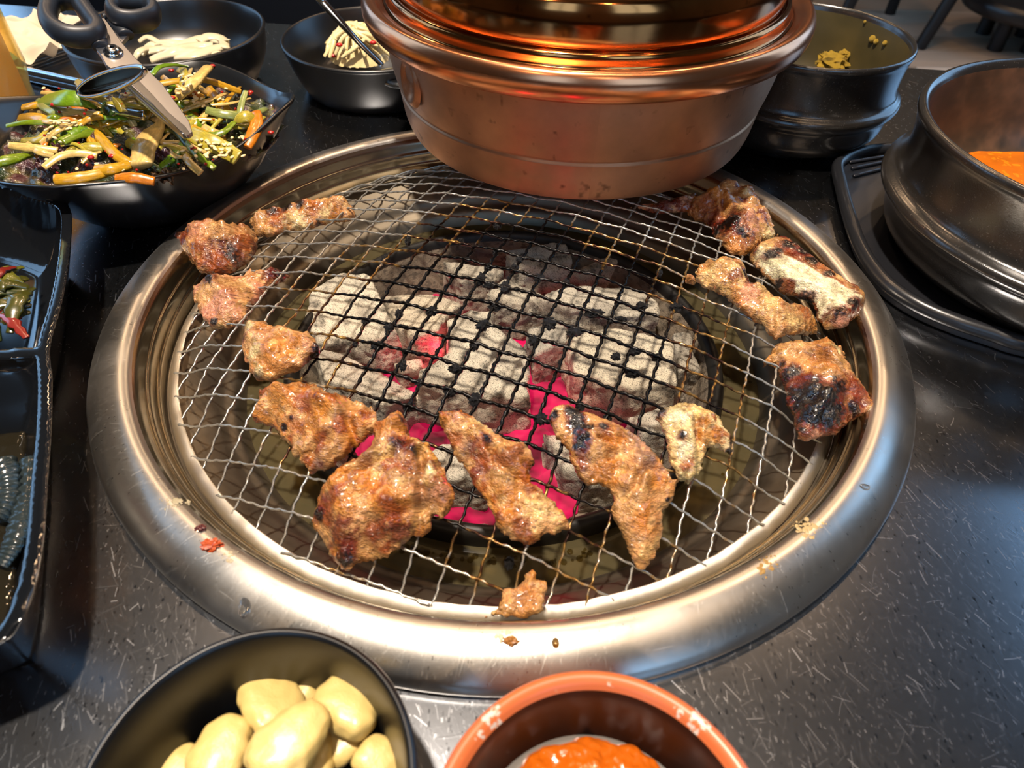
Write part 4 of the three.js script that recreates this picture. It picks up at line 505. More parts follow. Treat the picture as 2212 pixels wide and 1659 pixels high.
  const rim = edge.map((p) => [p.x, p.z]); const far = [[0.41, 0.06], [0.43, -0.05], [0.41, -0.135], [0.36, -0.165], [0.30, -0.165], [0.245, -0.162]], k0 = at(1830, 336, 0.003), outl = [[k0.x, k0.z], ...rim, ...far];
  const ccs = new THREE.CatmullRomCurve3(outl.map(([x, z]) => V(x, 0, z)), true, 'centripetal').getPoints(180), sh = new THREE.Shape(ccs.map((p) => new THREE.Vector2(p.x, -p.z)));
  const slab = new THREE.ExtrudeGeometry(sh, { depth: 0.004, bevelEnabled: true, bevelSize: 0.0006, bevelThickness: 0.0006, bevelSegments: 2 }).rotateX(-Math.PI / 2).translate(0, TOP + 0.0008, 0); mesh('tray_floor', slab, M.black, tray);
  mesh('tray_lip', sweep(ccs.map((p) => V(p.x, 0.0015, p.z)), 0.0036, { seg: 12, flat: 1.1, cap: false }), phys({ color: C(0x1b1c1f), roughness: 0.3 }), tray);
  for (const [a, b] of [[[1836, 350], [1910, 338]], [[1840, 364], [1915, 348]], [[1844, 380], [1915, 362]]]) mesh('rib', sweep(curve([at(a[0], a[1], 0.0008), at(b[0], b[1], 0.0008)], 6), 0.0011, { seg: 8 }), phys({ color: C(0x22242a), roughness: 0.25 }), tray);
}
// ---------- divided dish at the left edge ----------
{
  const right = [[136, 436], [150, 458], [149, 518], [143, 575], [135, 623], [124, 668], [111, 711], [102, 757], [107, 810], [105, 927], [96, 1044], [88, 1161], [64, 1278], [35, 1342], [0, 1383]].map(([x, y]) => { const p = at(x, y, 0.03); return [p.x, p.z]; });
  const poly = [[-0.335, 0.0], [-0.30, -0.05], [-0.262, -0.052], ...right, [-0.2, 0.215], [-0.28, 0.205], [-0.315, 0.16], [-0.31, 0.06]];
  const smooth = new THREE.CatmullRomCurve3(poly.map(([x, z]) => V(x, 0, z)), true, 'centripetal').getPoints(140).map((p) => [p.x, p.z]);
  const d2 = polyDist(smooth), h = 0.03 - TOP, divA = at(100, 757, 0.03), divDir = [-0.99, 0.12];
  const t = thing('divided_dish', 'glossy black dish with two compartments at the left edge of the table', 'dish');
  const side = (x, z) => -(x - divA.x) * divDir[1] + (z - divA.z) * divDir[0];
  const f = (x, y, z) => {
    const d = d2(x, z), yy = y - TOP, out = Math.max(-(d - 0.45 * (h - yy) + 0.001), yy - h, -yy), s = Math.abs(side(x, z)) - 0.003;
    const e = Math.min(d - 0.0042, s), k = clamp(e / 0.024), well = h - 0.0005 - (h - 0.006) * (1 - (1 - k) * (1 - k)) - 0.007 * sstep(0.009, -0.004, s) * sstep(0.002, 0.012, d);
    return Math.max(out, Math.min(yy - well, e));
  };
  const g = nets(f, V(-0.345, TOP - 0.002, -0.066), V(-0.125, 0.033, 0.225), 0.0014);
  mesh('dish_body', g, M.melamineGloss, t);
  const r = rng(61), leafM = [0x3a3a10, 0x56561a, 0x262f0e, 0x5a1a14, 0x6f2018].map((c) => phys({ color: C(c), roughness: 0.25, clearcoat: 0.5 }));
  for (let i = 0; i < 26; i++) { const p = at(4 + r() * 44 - (i % 3) * 26, 602 + r() * 110, 0.014 + r() * 0.01), a = r() * 6.28, L = 0.006 + r() * 0.009, up = 0.001 + r() * 0.004, red = i % 4 === 3;
    tag(rebase(mesh('kimchi_leaf', sweep(curve([V(p.x - Math.cos(a) * L, p.y, p.z - Math.sin(a) * L), V(p.x, p.y + up, p.z), V(p.x + Math.cos(a) * L, p.y - 0.001, p.z + Math.sin(a) * L)], 12), (k) => (red ? 0.0022 : 0.003) * (0.5 + Math.sin(k * 3.1) * 0.6) * (1 + 0.4 * n3(k * 5, i, 2)), { seg: 8, flat: 0.4, ref: V(0.2, 1, 0.1) }), leafM[red ? 3 + (i % 2) : i % 3])), red ? 'dark red seasoned leaf shred in the upper compartment of the divided dish' : 'olive green seasoned leaf piece in the upper compartment of the divided dish', 'leaf', red ? 'red seasoned shreds in the divided dish' : 'green seasoned leaves in the divided dish'); }
  const pool = nets((x, y, z) => Math.max(y - 0.006 - 0.0002 * n3(x * 90, 1, z * 90), -(Math.min(d2(x, z), -side(x, z)) - 0.0185), -y), V(-0.33, -0.002, 0.05), V(-0.12, 0.008, 0.22), 0.0016);
  const dip = tag(rebase(mesh('soy_sauce', pool, phys({ color: C(0x1d1a12), roughness: 0.04, clearcoat: 1, clearcoatRoughness: 0.03 }))), 'dark thin soy sauce in the lower compartment of the divided dish', 'sauce');
  const jelly = phys({ color: C(0x4d5c60), transmission: 0.8, roughness: 0.15, thickness: 0.002, ior: 1.35 });
  const a = at(60, 990, 0.01), b = at(50, 1090, 0.0105), c = at(26, 1180, 0.01), e = at(2, 1222, 0.008);
  tag(rebase(mesh('onion_ribbon', sweep(curve([a, b, c, e], 90), (k) => 0.0036 * (0.75 + 0.25 * Math.sin(k * Math.PI)) * (1 + 0.1 * Math.sin(k * 90)), { seg: 10, flat: 0.5 }), jelly)), 'ribbed translucent onion ribbon in the soy sauce of the divided dish', 'onion');
  tag(rebase(mesh('onion_ribbon', sweep(curve([at(4, 1000, 0.011), at(14, 1040, 0.012), at(10, 1090, 0.011), at(-10, 1120, 0.01)], 60), (k) => 0.0045 * (1 + 0.16 * Math.sin(k * 60)), { seg: 10, flat: 0.6 }), jelly)), 'bubbly translucent onion ribbon at the picture edge in the divided dish', 'onion');
}
// ---------- salad bowl ----------
const SC = V(-0.2045, TOP, -0.0995), SU = V(0.087, 0, -0.0065), SV = V(-0.0095, 0, 0.079);
{
  const t = thing('salad_bowl', 'square black bowl with raised corners full of dressed green salad', 'bowl'); t.position.copy(SC);
  const N = 160, rimAt = (a) => { const p = 1.5, c = Math.cos(a), s = Math.sin(a), k = Math.pow(Math.pow(Math.abs(c), p) + Math.pow(Math.abs(s), p), -1 / p); return [c * k, s * k]; };
  const hRim = (a) => 0.045 + 0.0125 * Math.pow(Math.abs(Math.cos(a)), 10) + 0.006 * Math.pow(Math.abs(Math.sin(a)), 10);
  const layers = [[0.02, 0.0012, 0], [0.38, 0.0012, 0], [0.42, 0, 0], [0.45, 0.002, 0], [0.56, 0.16, 1], [0.7, 0.38, 1], [0.85, 0.7, 1], [0.95, 0.92, 1], [0.99, 0.99, 1], [0.985, 1.012, 1], [0.965, 1.01, 1], [0.93, 0.93, 1], [0.82, 0.7, 1], [0.66, 0.4, 1], [0.5, 0.19, 1], [0.36, 0.13, 1], [0.02, 0.12, 1]];
  const pos = [], idx = [], uv = [];
  layers.forEach(([k, y, w]) => { for (let i = 0; i < N; i++) { const a = i / N * Math.PI * 2, [u, v] = rimAt(a), rnd2 = [Math.cos(a), Math.sin(a)], mixk = clamp((k - 0.4) / 0.5), uu = lerp(rnd2[0], u, mixk) * k, vv = lerp(rnd2[1], v, mixk) * k; pos.push(SU.x * uu + SV.x * vv, w ? y * hRim(a) : y, SU.z * uu + SV.z * vv); uv.push(i / N, k); } });
  for (let j = 0; j < layers.length - 1; j++) for (let i = 0; i < N; i++) { const a = j * N + i, b = j * N + (i + 1) % N; idx.push(a, b, a + N, b, b + N, a + N); }
  const g = new THREE.BufferGeometry(); g.setAttribute('position', new THREE.Float32BufferAttribute(pos, 3)); g.setAttribute('uv', new THREE.Float32BufferAttribute(uv, 2)); g.setIndex(idx); g.computeVertexNormals();
  mesh('bowl', g, phys({ color: C(0x121417), roughness: 0.26, clearcoat: 0.3, clearcoatRoughness: 0.15 }), t);
}
{
  const mound = (x, z) => { const u = ((x - SC.x) * SV.z - (z - SC.z) * SV.x) / (SU.x * SV.z - SU.z * SV.x), v = ((z - SC.z) * SU.x - (x - SC.x) * SU.z) / (SU.x * SV.z - SU.z * SV.x), q = Math.sqrt(u * u + v * v); return 0.036 + 0.02 * (1 - sstep(0.1, 0.95, q)); };
  const up = (px, py, e = 0) => { let p = at(px, py, 0.045); for (let k = 0; k < 4; k++) p = at(px, py, mound(p.x, p.z) + e); return p; };
  // leaf mass below the pieces
  const massC = [C(0x2c2a12), C(0x3f1f22), C(0x57501a), C(0x23300f)];
  const mass = nets((x, y, z) => { const X = x + SC.x, Z = z + SC.z, u = (x * SV.z - z * SV.x) / (SU.x * SV.z - SU.z * SV.x), v = (z * SU.x - x * SU.z) / (SU.x * SV.z - SU.z * SV.x), q = Math.pow(Math.abs(u), 1.6) + Math.pow(Math.abs(v), 1.6); return Math.max(y - (mound(X, Z) - TOP - 0.006 + 0.004 * n3(x * 70, 1, z * 70) + 0.0022 * n3(x * 190, 4, z * 190)), (q - 0.66 - 0.9 * (y - 0.03) / 0.05) * 0.03, 0.012 - y); }, V(-0.09, 0.008, -0.08), V(0.09, 0.066, 0.08), 0.0016);
  paint(mass, (x, y, z, c) => { const a = n3(x * 60, 2, z * 60), b = n3(x * 130, 8, z * 130); c.copy(massC[0]).lerp(massC[1], sstep(0, 0.5, a)).lerp(massC[2], sstep(0.1, 0.6, b)).lerp(massC[3], sstep(0.2, 0.6, -a)); });
  tag(mesh('salad_mix', mass, phys({ color: 0xffffff, vertexColors: true, roughness: 0.3, clearcoat: 0.4, bumpMap: meatBump, bumpScale: 0.001 })), 'dark dressed leaf mix under the strips of the salad bowl', 'salad', null, 'stuff').position.copy(SC);
  const tex = dataTex(256, (u, v) => { const a = pn(u * 40, v * 4, 40), b = fbm(u, v, 6, 3), k = 0.8 + 0.18 * a + 0.14 * (b - 0.5) - 0.2 * Math.max(0, fbm(u, v, 40, 2, pn2) - 0.66) * 4; return [k, k * 0.97, k * 0.9]; }, true, 0.012);
  const leafy = (c, o = {}) => phys({ color: C(c), map: tex, roughness: 0.28, clearcoat: 0.35, clearcoatRoughness: 0.15, side: THREE.DoubleSide, ...o });
  const P = { pale: leafy(0xd8bd76), yellow: leafy(0xc89a22), orange: leafy(0xc97a17), green: leafy(0x6f8a14), bright: leafy(0x6c9416), dark: leafy(0x26400f), olive: leafy(0x8a7d2a), greyg: leafy(0x8b9a5a), purple: leafy(0x43232a), brown: leafy(0x3e2a14), lime: leafy(0xb0a53c) };
  const WORD = { pale: 'pale cream', yellow: 'yellow', orange: 'orange-yellow', green: 'green', bright: 'bright green', dark: 'dark green', olive: 'olive', greyg: 'grey-green', purple: 'purple', brown: 'dark brown', lime: 'yellow-green' };
  const MARKS = [['broad bright green leaf', 138, 214], ['thick pale onion piece', 320, 305], ['scissors tip', 412, 298], ['wide leek piece', 462, 315], ['orange cabbage stem', 548, 280], ['hanging green stub', 30, 343], ['near rim stick', 185, 380], ['shiny purple lettuce leaf', 96, 352], ['pale stem with sesame seeds', 416, 178], ['serving spoon', 239, 177], ['curled green ring', 362, 146], ['dark brown leaf at the near rim', 352, 378], ['dark green lettuce leaf', 446, 222]];
  const where = (pts) => { const [x, y] = pts[Math.floor(pts.length / 2)]; let b, m = 1e9; for (const k of MARKS) { const d = Math.hypot(x - k[1], (y - k[2]) * 1.4); if (d < m) { m = d; b = k; } } const dx = x - b[1], dy = y - b[2]; return m < 12 ? 'under the ' + b[0] : (Math.abs(dx) > Math.abs(dy) * 1.2 ? (dx > 0 ? 'right of the ' : 'left of the ') : dy > 0 ? 'below the ' : 'above the ') + b[0]; };
  const piece = (kind, pts, wpx, opt = {}) => {
    const ps = pts.map(([x, y, e]) => up(x, y, (e ?? 0) + (opt.e ?? 0.002))), mm = ps[0].distanceTo(CAM) / FOCAL * wpx / 2, n = opt.n ?? 22;
    const g = sweep(curve(ps, n), (k) => mm * (opt.leaf ? Math.pow(Math.sin(clamp(k * 0.96 + 0.02) * Math.PI), 0.6) : 0.86 + 0.14 * Math.sin(k * Math.PI)) * (1 + 0.07 * n3(k * 6, pts[0][0], 2)), { seg: 12, flat: opt.flat ?? 0.42, ref: opt.ref ?? V(0, 1, 0.9).normalize() });
    return tag(rebase(mesh(opt.name ?? 'scallion_strip', g, P[kind])), opt.label ?? `${wpx < 14 ? 'thin' : 'broad'} ${WORD[kind]} scallion strip ${where(pts)}`, opt.cat ?? 'salad', opt.label ? 'pieces of the dressed salad' : `${WORD[kind]} scallion strips in the salad`);
  };
  piece('pale', [[-4, 240, 0.004], [60, 240], [130, 242], [215, 250]], 17, { label: 'long pale scallion strip jutting over the left corner of the salad bowl', flat: 0.6 });
  piece('green', [[-6, 352, 0.008], [30, 343, 0.006], [64, 334]], 20, { label: 'green scallion stub hanging over the near left edge of the salad bowl', flat: 0.6 });
  piece('pale', [[20, 314, 0.006], [70, 320, 0.004], [126, 326]], 15, { label: 'pale scallion strip just above the hanging green stub', flat: 0.6 });
  piece('bright', [[66, 236], [98, 218, 0.006], [138, 212, 0.009], [180, 216, 0.007], [212, 232]], 26, { leaf: 1, flat: 0.3, label: 'broad bright green scallion leaf arching below the spoon', name: 'scallion_leaf' });
  piece('green', [[14, 272, 0.006], [60, 264, 0.005], [120, 268], [186, 276]], 9, { label: 'thin green scallion strip along the left corner of the salad bowl' });
  piece('yellow', [[206, 287, 0.006], [226, 308, 0.007], [252, 336, 0.006], [283, 356, 0.002]], 19, { label: 'yellow scallion stick with red specks left of the thick onion piece', flat: 0.6 });
  piece('pale', [[338, 258, 0.004], [326, 290, 0.006], [313, 318, 0.006], [304, 358, 0.004]], 46, { label: 'thick pale onion piece standing below the scissors tip', name: 'onion_piece', flat: 0.4 });
  piece('yellow', [[118, 388, 0.006], [160, 386, 0.006], [205, 378, 0.005], [256, 362, 0.002]], 22, { label: 'yellow scallion stick lying along the near rim of the salad bowl', flat: 0.6 });
  piece('pale', [[94, 362, 0.005], [130, 338, 0.006], [170, 331, 0.005], [210, 338]], 15, { label: 'curved pale scallion strip above the near rim stick' });
  piece('pale', [[384, 206, 0.006], [404, 190, 0.01], [424, 172, 0.013], [449, 146, 0.014]], 24, { label: 'pale scallion stem with sesame seeds pointing up at the right of the scissors', flat: 0.5 });
  piece('lime', [[410, 288, 0.006], [440, 302, 0.007], [475, 318, 0.006], [514, 341, 0.004]], 34, { label: 'wide yellow-green leek piece dotted with sesame right of the scissors tip', name: 'leek_piece', flat: 0.25 });
  piece('yellow', [[342, 182, 0.004], [390, 174, 0.006], [440, 172, 0.007], [520, 198, 0.004]], 13);
  piece('bright', [[328, 162, 0.006], [342, 146, 0.01], [372, 140, 0.01], [404, 144, 0.006]], 13, { label: 'curled bright green scallion ring at the back of the salad bowl' });
  piece('greyg', [[446, 238, 0.006], [480, 246, 0.007], [510, 250, 0.006], [540, 262]], 17);
  piece('greyg', [[517, 248, 0.006], [522, 224, 0.009], [531, 197, 0.012]], 13); piece('green', [[430, 286, 0.003], [460, 292, 0.004], [484, 284, 0.006], [506, 264, 0.006]], 13);
  piece('orange', [[552, 244, 0.008], [554, 268, 0.008], [546, 292, 0.006], [532, 318, 0.003]], 26, { label: 'orange-yellow cabbage stem near the right corner of the salad bowl', name: 'cabbage_piece', flat: 0.5 });
  piece('lime', [[506, 262, 0.006], [530, 252, 0.01], [556, 258, 0.008]], 24, { leaf: 1, flat: 0.4, label: 'frilly lime cabbage leaf above the orange cabbage stem', name: 'cabbage_leaf' });
  piece('green', [[134, 306, 0.005], [176, 288, 0.007], [226, 290, 0.004]], 19); piece('bright', [[150, 290, 0.006], [172, 280, 0.008], [200, 286, 0.006]], 18);
  piece('dark', [[222, 226, 0.006], [232, 240, 0.007], [250, 262, 0.003]], 28, { leaf: 1, flat: 0.4 }); piece('olive', [[252, 226, 0.004], [280, 234, 0.006], [322, 254, 0.002]], 38, { flat: 0.35, label: 'olive onion layer in the shade of the scissors blade', name: 'onion_piece' });
  piece('yellow', [[206, 368, 0.004], [240, 366, 0.006], [280, 356, 0.003]], 22, { flat: 0.6 }); piece('orange', [[250, 386, 0.004], [290, 384, 0.005], [334, 392, 0.003]], 20, { flat: 0.5 });
  piece('pale', [[398, 337, 0.004], [414, 356, 0.005], [434, 374, 0.003]], 16); piece('green', [[402, 308, 0.005], [426, 334, 0.006], [464, 364, 0.004]], 13); piece('yellow', [[212, 268, 0.004], [250, 270, 0.006], [296, 276, 0.003]], 22, { flat: 0.5 });
  piece('dark', [[356, 262, 0.006], [392, 300, 0.006], [420, 330, 0.004]], 10); piece('lime', [[386, 150, 0.006], [398, 168, 0.008], [394, 196, 0.003]], 15); piece('pale', [[412, 150, 0.008], [404, 172, 0.01], [396, 196, 0.004]], 11);
  for (const [k, x, y, w, l] of [['purple', 96, 352, 44, 'shiny purple lettuce leaf in the near left of the salad bowl'], ['purple', 352, 332, 40, 'crinkled purple lettuce leaf right of the thick onion piece'], ['dark', 372, 346, 36, 'crinkled green lettuce leaf below the purple lettuce leaf'], ['brown', 352, 378, 46, 'dark brown seaweed-like leaf at the near rim of the salad bowl'], ['dark', 446, 222, 46, 'dark green lettuce leaf behind the wide leek piece'], ['purple', 128, 318, 34, 'small purple lettuce scrap above the shiny purple leaf'], ['dark', 300, 300, 36, 'dark green leaf left of the thick onion piece']]) {
    const p = up(x, y, 0.002), s = p.distanceTo(CAM) / FOCAL * w / 2, g = new THREE.PlaneGeometry(2, 1.5, 28, 22), q = g.attributes.position;
    for (let i = 0; i < q.count; i++) { const a = q.getX(i), b = q.getY(i), d = Math.hypot(a, b / 0.8), e = 1 - 0.25 * sstep(0.7, 1.2, d); q.setXYZ(i, a * s * e * (1 + 0.15 * n3(a * 2 + x, b * 2, 1)), s * (0.42 * n3(a * 1.4 + x, b * 1.4, 2) + 0.2 * n3(a * 4 + x, b * 4, 5) * d - 0.3 * d * d * 0.5), b * s * e * (1 + 0.15 * n3(a * 2, b * 2 + x, 8))); }
    g.computeVertexNormals(); const o = tag(mesh('lettuce_leaf', g, P[k]), l, 'salad', 'pieces of the dressed salad'); o.position.copy(p); o.rotation.x = 0.35;
  }
  const rs = rng(91), kinds = ['pale', 'yellow', 'green', 'lime', 'orange', 'olive', 'greyg', 'bright', 'yellow', 'lime'];
  for (let i = 0; i < 58; i++) { const t = rs() * 6.28, q = Math.sqrt(rs()) * 0.95, x = 300 + Math.cos(t) * q * 245, y = 270 + Math.sin(t) * q * 88 - Math.cos(t) * q * 22, a = (rs() - 0.5) * 2.4, L = 22 + rs() * 38, k = kinds[i % 10], bow = (rs() - 0.5) * 22; piece(k, [[x - Math.cos(a) * L, y - Math.sin(a) * L * 0.7, -0.003], [x, y + bow, -0.001 + rs() * 0.003], [x + Math.cos(a) * L, y + Math.sin(a) * L * 0.7, -0.004]], 8 + rs() * 13, { flat: 0.35 + rs() * 0.3, n: 14 }); }
  for (let i = 0; i < 34; i++) { const x = 60 + rs() * 500, y = 215 + rs() * 150 - Math.abs(x - 300) * 0.12, a = (rs() - 0.5) * 1.6, L = 26 + rs() * 34, k = ['pale', 'yellow', 'pale', 'lime'][i % 4], bow = (rs() - 0.5) * 26; piece(k, [[x - Math.cos(a) * L, y - Math.sin(a) * L * 0.7], [x, y + bow, 0.003], [x + Math.cos(a) * L, y + Math.sin(a) * L * 0.7]], 6 + rs() * 7, { flat: 0.5, n: 14, e: 0.003 }); }
  const seeds = [], chili = [];
  const sesame = (x, y, e) => { const p = up(x, y, e), g = new THREE.SphereGeometry(1, 8, 6).scale(0.0015, 0.0006, 0.0009).rotateY(rs() * 6).rotateZ((rs() - 0.5) * 0.8).translate(p.x, p.y, p.z); seeds.push(g); };
  for (let i = 0; i < 40; i++) sesame(384 + rs() * 54, 158 + rs() * 66, 0.009 + rs() * 0.006); for (let i = 0; i < 40; i++) sesame(412 + rs() * 90, 292 + rs() * 48, 0.01); for (let i = 0; i < 70; i++) sesame(90 + rs() * 440, 190 + rs() * 180, 0.003 + rs() * 0.005); for (let i = 0; i < 18; i++) sesame(100 + rs() * 100, 258 + rs() * 22, 0.008);
  tag(mesh('sesame_seeds', mergeGeometries(seeds), phys({ color: C(0xdcc28c), roughness: 0.4 })), 'sesame seeds sprinkled over the salad', 'seeds', null, 'stuff');
  for (const [x, y] of [[312, 296], [281, 290], [288, 271], [418, 321], [585, 286], [459, 142], [541, 199], [372, 211], [242, 337], [268, 270], [116, 226], [196, 340], [370, 152], [336, 261], [410, 170]]) { const p = up(x, y, 0.008); chili.push(new THREE.IcosahedronGeometry(0.0014, 1).scale(1.3, 0.7, 1).translate(p.x, p.y, p.z)); }
  for (let i = 0; i < 70; i++) { const p = up(80 + rs() * 470, 190 + rs() * 185, 0.004 + rs() * 0.004); chili.push(new THREE.IcosahedronGeometry(0.0004 + rs() * 0.0005, 0).translate(p.x, p.y, p.z)); }
  tag(mesh('chili_flakes', mergeGeometries(chili), phys({ color: C(0x9a1a12), roughness: 0.3 })), 'red chili flakes sprinkled over the salad', 'chili', null, 'stuff');
}
// ---------- scissors and serving spoon ----------
{
  const tip = at(412, 298, 0.062), piv = at(245, 114, 0.083), axis = piv.clone().sub(tip).normalize(), side = axis.clone().cross(V(0, 1, 0)).normalize(), nrm = side.clone().cross(axis).normalize();
  const Z1 = 5.267, basis = new THREE.Matrix4().makeBasis(side, axis, nrm), inv = basis.clone().setPosition(tip).invert();
  const loc = ([x, y], off = 0) => { const p = onPlane(x / Z1, y / Z1, tip.clone().addScaledVector(nrm, off), nrm).applyMatrix4(inv); return new THREE.Vector2(p.x, p.y); };
  const t = thing('kitchen_scissors', 'kitchen scissors with black looped handles stuck in the salad', 'scissors'); t.position.copy(tip); t.quaternion.setFromRotationMatrix(basis);
  const flat = (pts, z, d, bevel = 0.0004) => new THREE.ExtrudeGeometry(new THREE.Shape(pts.map((p) => loc(p, z))), { depth: d, bevelEnabled: true, bevelSize: bevel, bevelThickness: bevel, bevelSegments: 2 }).translate(0, 0, z);
  const satin = std({ color: C(0x9a9ca2), metalness: 1, roughness: 0.28 });
  const blade = mesh('blade', flat([[1080, 500], [1130, 300], [1190, 245], [1290, 380], [1400, 540], [1560, 720], [1850, 1000], [2060, 1290], [2150, 1420], [2185, 1540], [2150, 1568], [2090, 1555], [1850, 1320], [1480, 990], [1330, 860], [1225, 780], [1160, 660], [1100, 580]], 0.001, 0.0018), satin, t);
  mesh('ground_edge', flat([[1515, 975], [1580, 925], [1740, 1090], [1920, 1290], [2110, 1450], [2165, 1530], [2125, 1552], [2040, 1480], [1840, 1290], [1700, 1150]], 0.0029, 0.0002, 0.0002), M.steel, blade);
  mesh('blade', flat([[1262, 270], [1340, 330], [1492, 384], [1470, 430], [1378, 528], [1440, 620], [1500, 760], [1470, 1000], [1620, 1130], [1850, 1345], [2060, 1530], [2090, 1575], [1800, 1330], [1560, 1120], [1455, 1010], [1230, 700], [1200, 560], [1235, 400]], -0.0012, 0.0016), satin, t);
  const pc = loc([1292, 605], 0.003), screw = lathe(smoothProfile([[0.001, 0.0034], [0.0028, 0.003], [0.0036, 0.0016], [0.0042, 0.0012], [0.0046, 0]], 4), 32).rotateX(Math.PI / 2).translate(pc.x, pc.y, 0.003); mesh('screw', screw, M.steel, t);
  const grip = phys({ color: C(0x1b2028), roughness: 0.42 });
  const loop = (pts, z, r, fl) => sweep(new THREE.CatmullRomCurve3(pts.map((p) => { const q = loc(p, z); return V(q.x, q.y, z); }), true, 'centripetal').getPoints(90), r, { seg: 16, flat: fl, cap: false, ref: V(0, 0, 1) });
  mesh('handle', mergeGeometries([loop([[545, 150], [600, 25], [720, -15], [880, 5], [960, 110], [1050, 240], [1110, 330], [1080, 400], [980, 420], [800, 410], [640, 340], [560, 250]], 0.006, 0.0042, 1.35), sweep(curve([[1050, 380], [1090, 430], [1120, 470], [1145, 520]].map((p) => { const q = loc(p, 0.004); return V(q.x, q.y, 0.003); }), 10), (k) => lerp(0.006, 0.0038, k), { seg: 12, flat: 0.8, ref: V(0, 0, 1) })]), grip, t);
  mesh('handle', mergeGeometries([loop([[1280, 130], [1330, 70], [1500, 52], [1660, 65], [1745, 115], [1730, 190], [1620, 235], [1480, 245], [1350, 215]], 0.005, 0.0036, 1.7), sweep(curve([[1330, 210], [1350, 270], [1400, 330], [1440, 400]].map((p) => { const q = loc(p, 0.001); return V(q.x, q.y, 0.0006); }), 10), (k) => lerp(0.0058, 0.0036, k), { seg: 12, flat: 0.8, ref: V(0, 0, 1) }), sweep(curve([[1290, 150], [1230, 175], [1170, 195]].map((p) => { const q = loc(p, 0.003); return V(q.x, q.y, 0.003); }), 10), 0.0016, { seg: 10, ref: V(0, 0, 1) })]), grip, t);
}
{
  const q = (x, y) => [x / 5.267, y / 5.267], e = at(...q(884, 1050), 0.068), f = at(...q(1640, 790), 0.098), c = e.clone().add(f).multiplyScalar(0.5), t = thing('spoon', 'serving spoon with a bowl coloured in its dark reflection lying across the scissors blades', 'spoon'); t.position.copy(c);
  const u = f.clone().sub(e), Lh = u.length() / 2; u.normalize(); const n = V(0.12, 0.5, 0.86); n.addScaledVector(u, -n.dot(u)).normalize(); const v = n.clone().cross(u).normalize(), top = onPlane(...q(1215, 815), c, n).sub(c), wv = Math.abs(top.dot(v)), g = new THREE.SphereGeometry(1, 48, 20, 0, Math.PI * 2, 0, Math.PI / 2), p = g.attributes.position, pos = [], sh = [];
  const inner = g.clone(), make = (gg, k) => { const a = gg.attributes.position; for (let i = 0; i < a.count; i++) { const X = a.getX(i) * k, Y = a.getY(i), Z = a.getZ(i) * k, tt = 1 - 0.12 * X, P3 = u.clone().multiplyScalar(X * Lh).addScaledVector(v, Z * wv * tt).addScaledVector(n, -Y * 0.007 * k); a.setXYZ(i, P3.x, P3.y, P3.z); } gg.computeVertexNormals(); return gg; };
  mesh('spoon_bowl', make(g, 1), std({ color: C(0x5f574a), metalness: 1, roughness: 0.22, side: THREE.DoubleSide }), t);  // base colour of the steel darkened to stand for its dark reflection
  mesh('rim', sweep(Array.from({ length: 81 }, (_, i) => { const a = i / 80 * 6.2832, X = Math.cos(a), Z = Math.sin(a); return u.clone().multiplyScalar(X * Lh).addScaledVector(v, Z * wv * (1 - 0.12 * X)); }), 0.0009, { seg: 8, cap: false, ref: n }), M.steel, t);
  mesh('handle', sweep(curve([[-0.97, 0], [-1.06, -0.003], [-1.05, -0.012], [-0.9, -0.022], [-0.5, -0.032]].map(([k, d]) => u.clone().multiplyScalar(k * Lh).addScaledVector(n, d * 0.6).add(V(0, d * 0.4, 0))), 24), 0.0024, { seg: 10, flat: 0.5, ref: n }), M.steel, t);
}
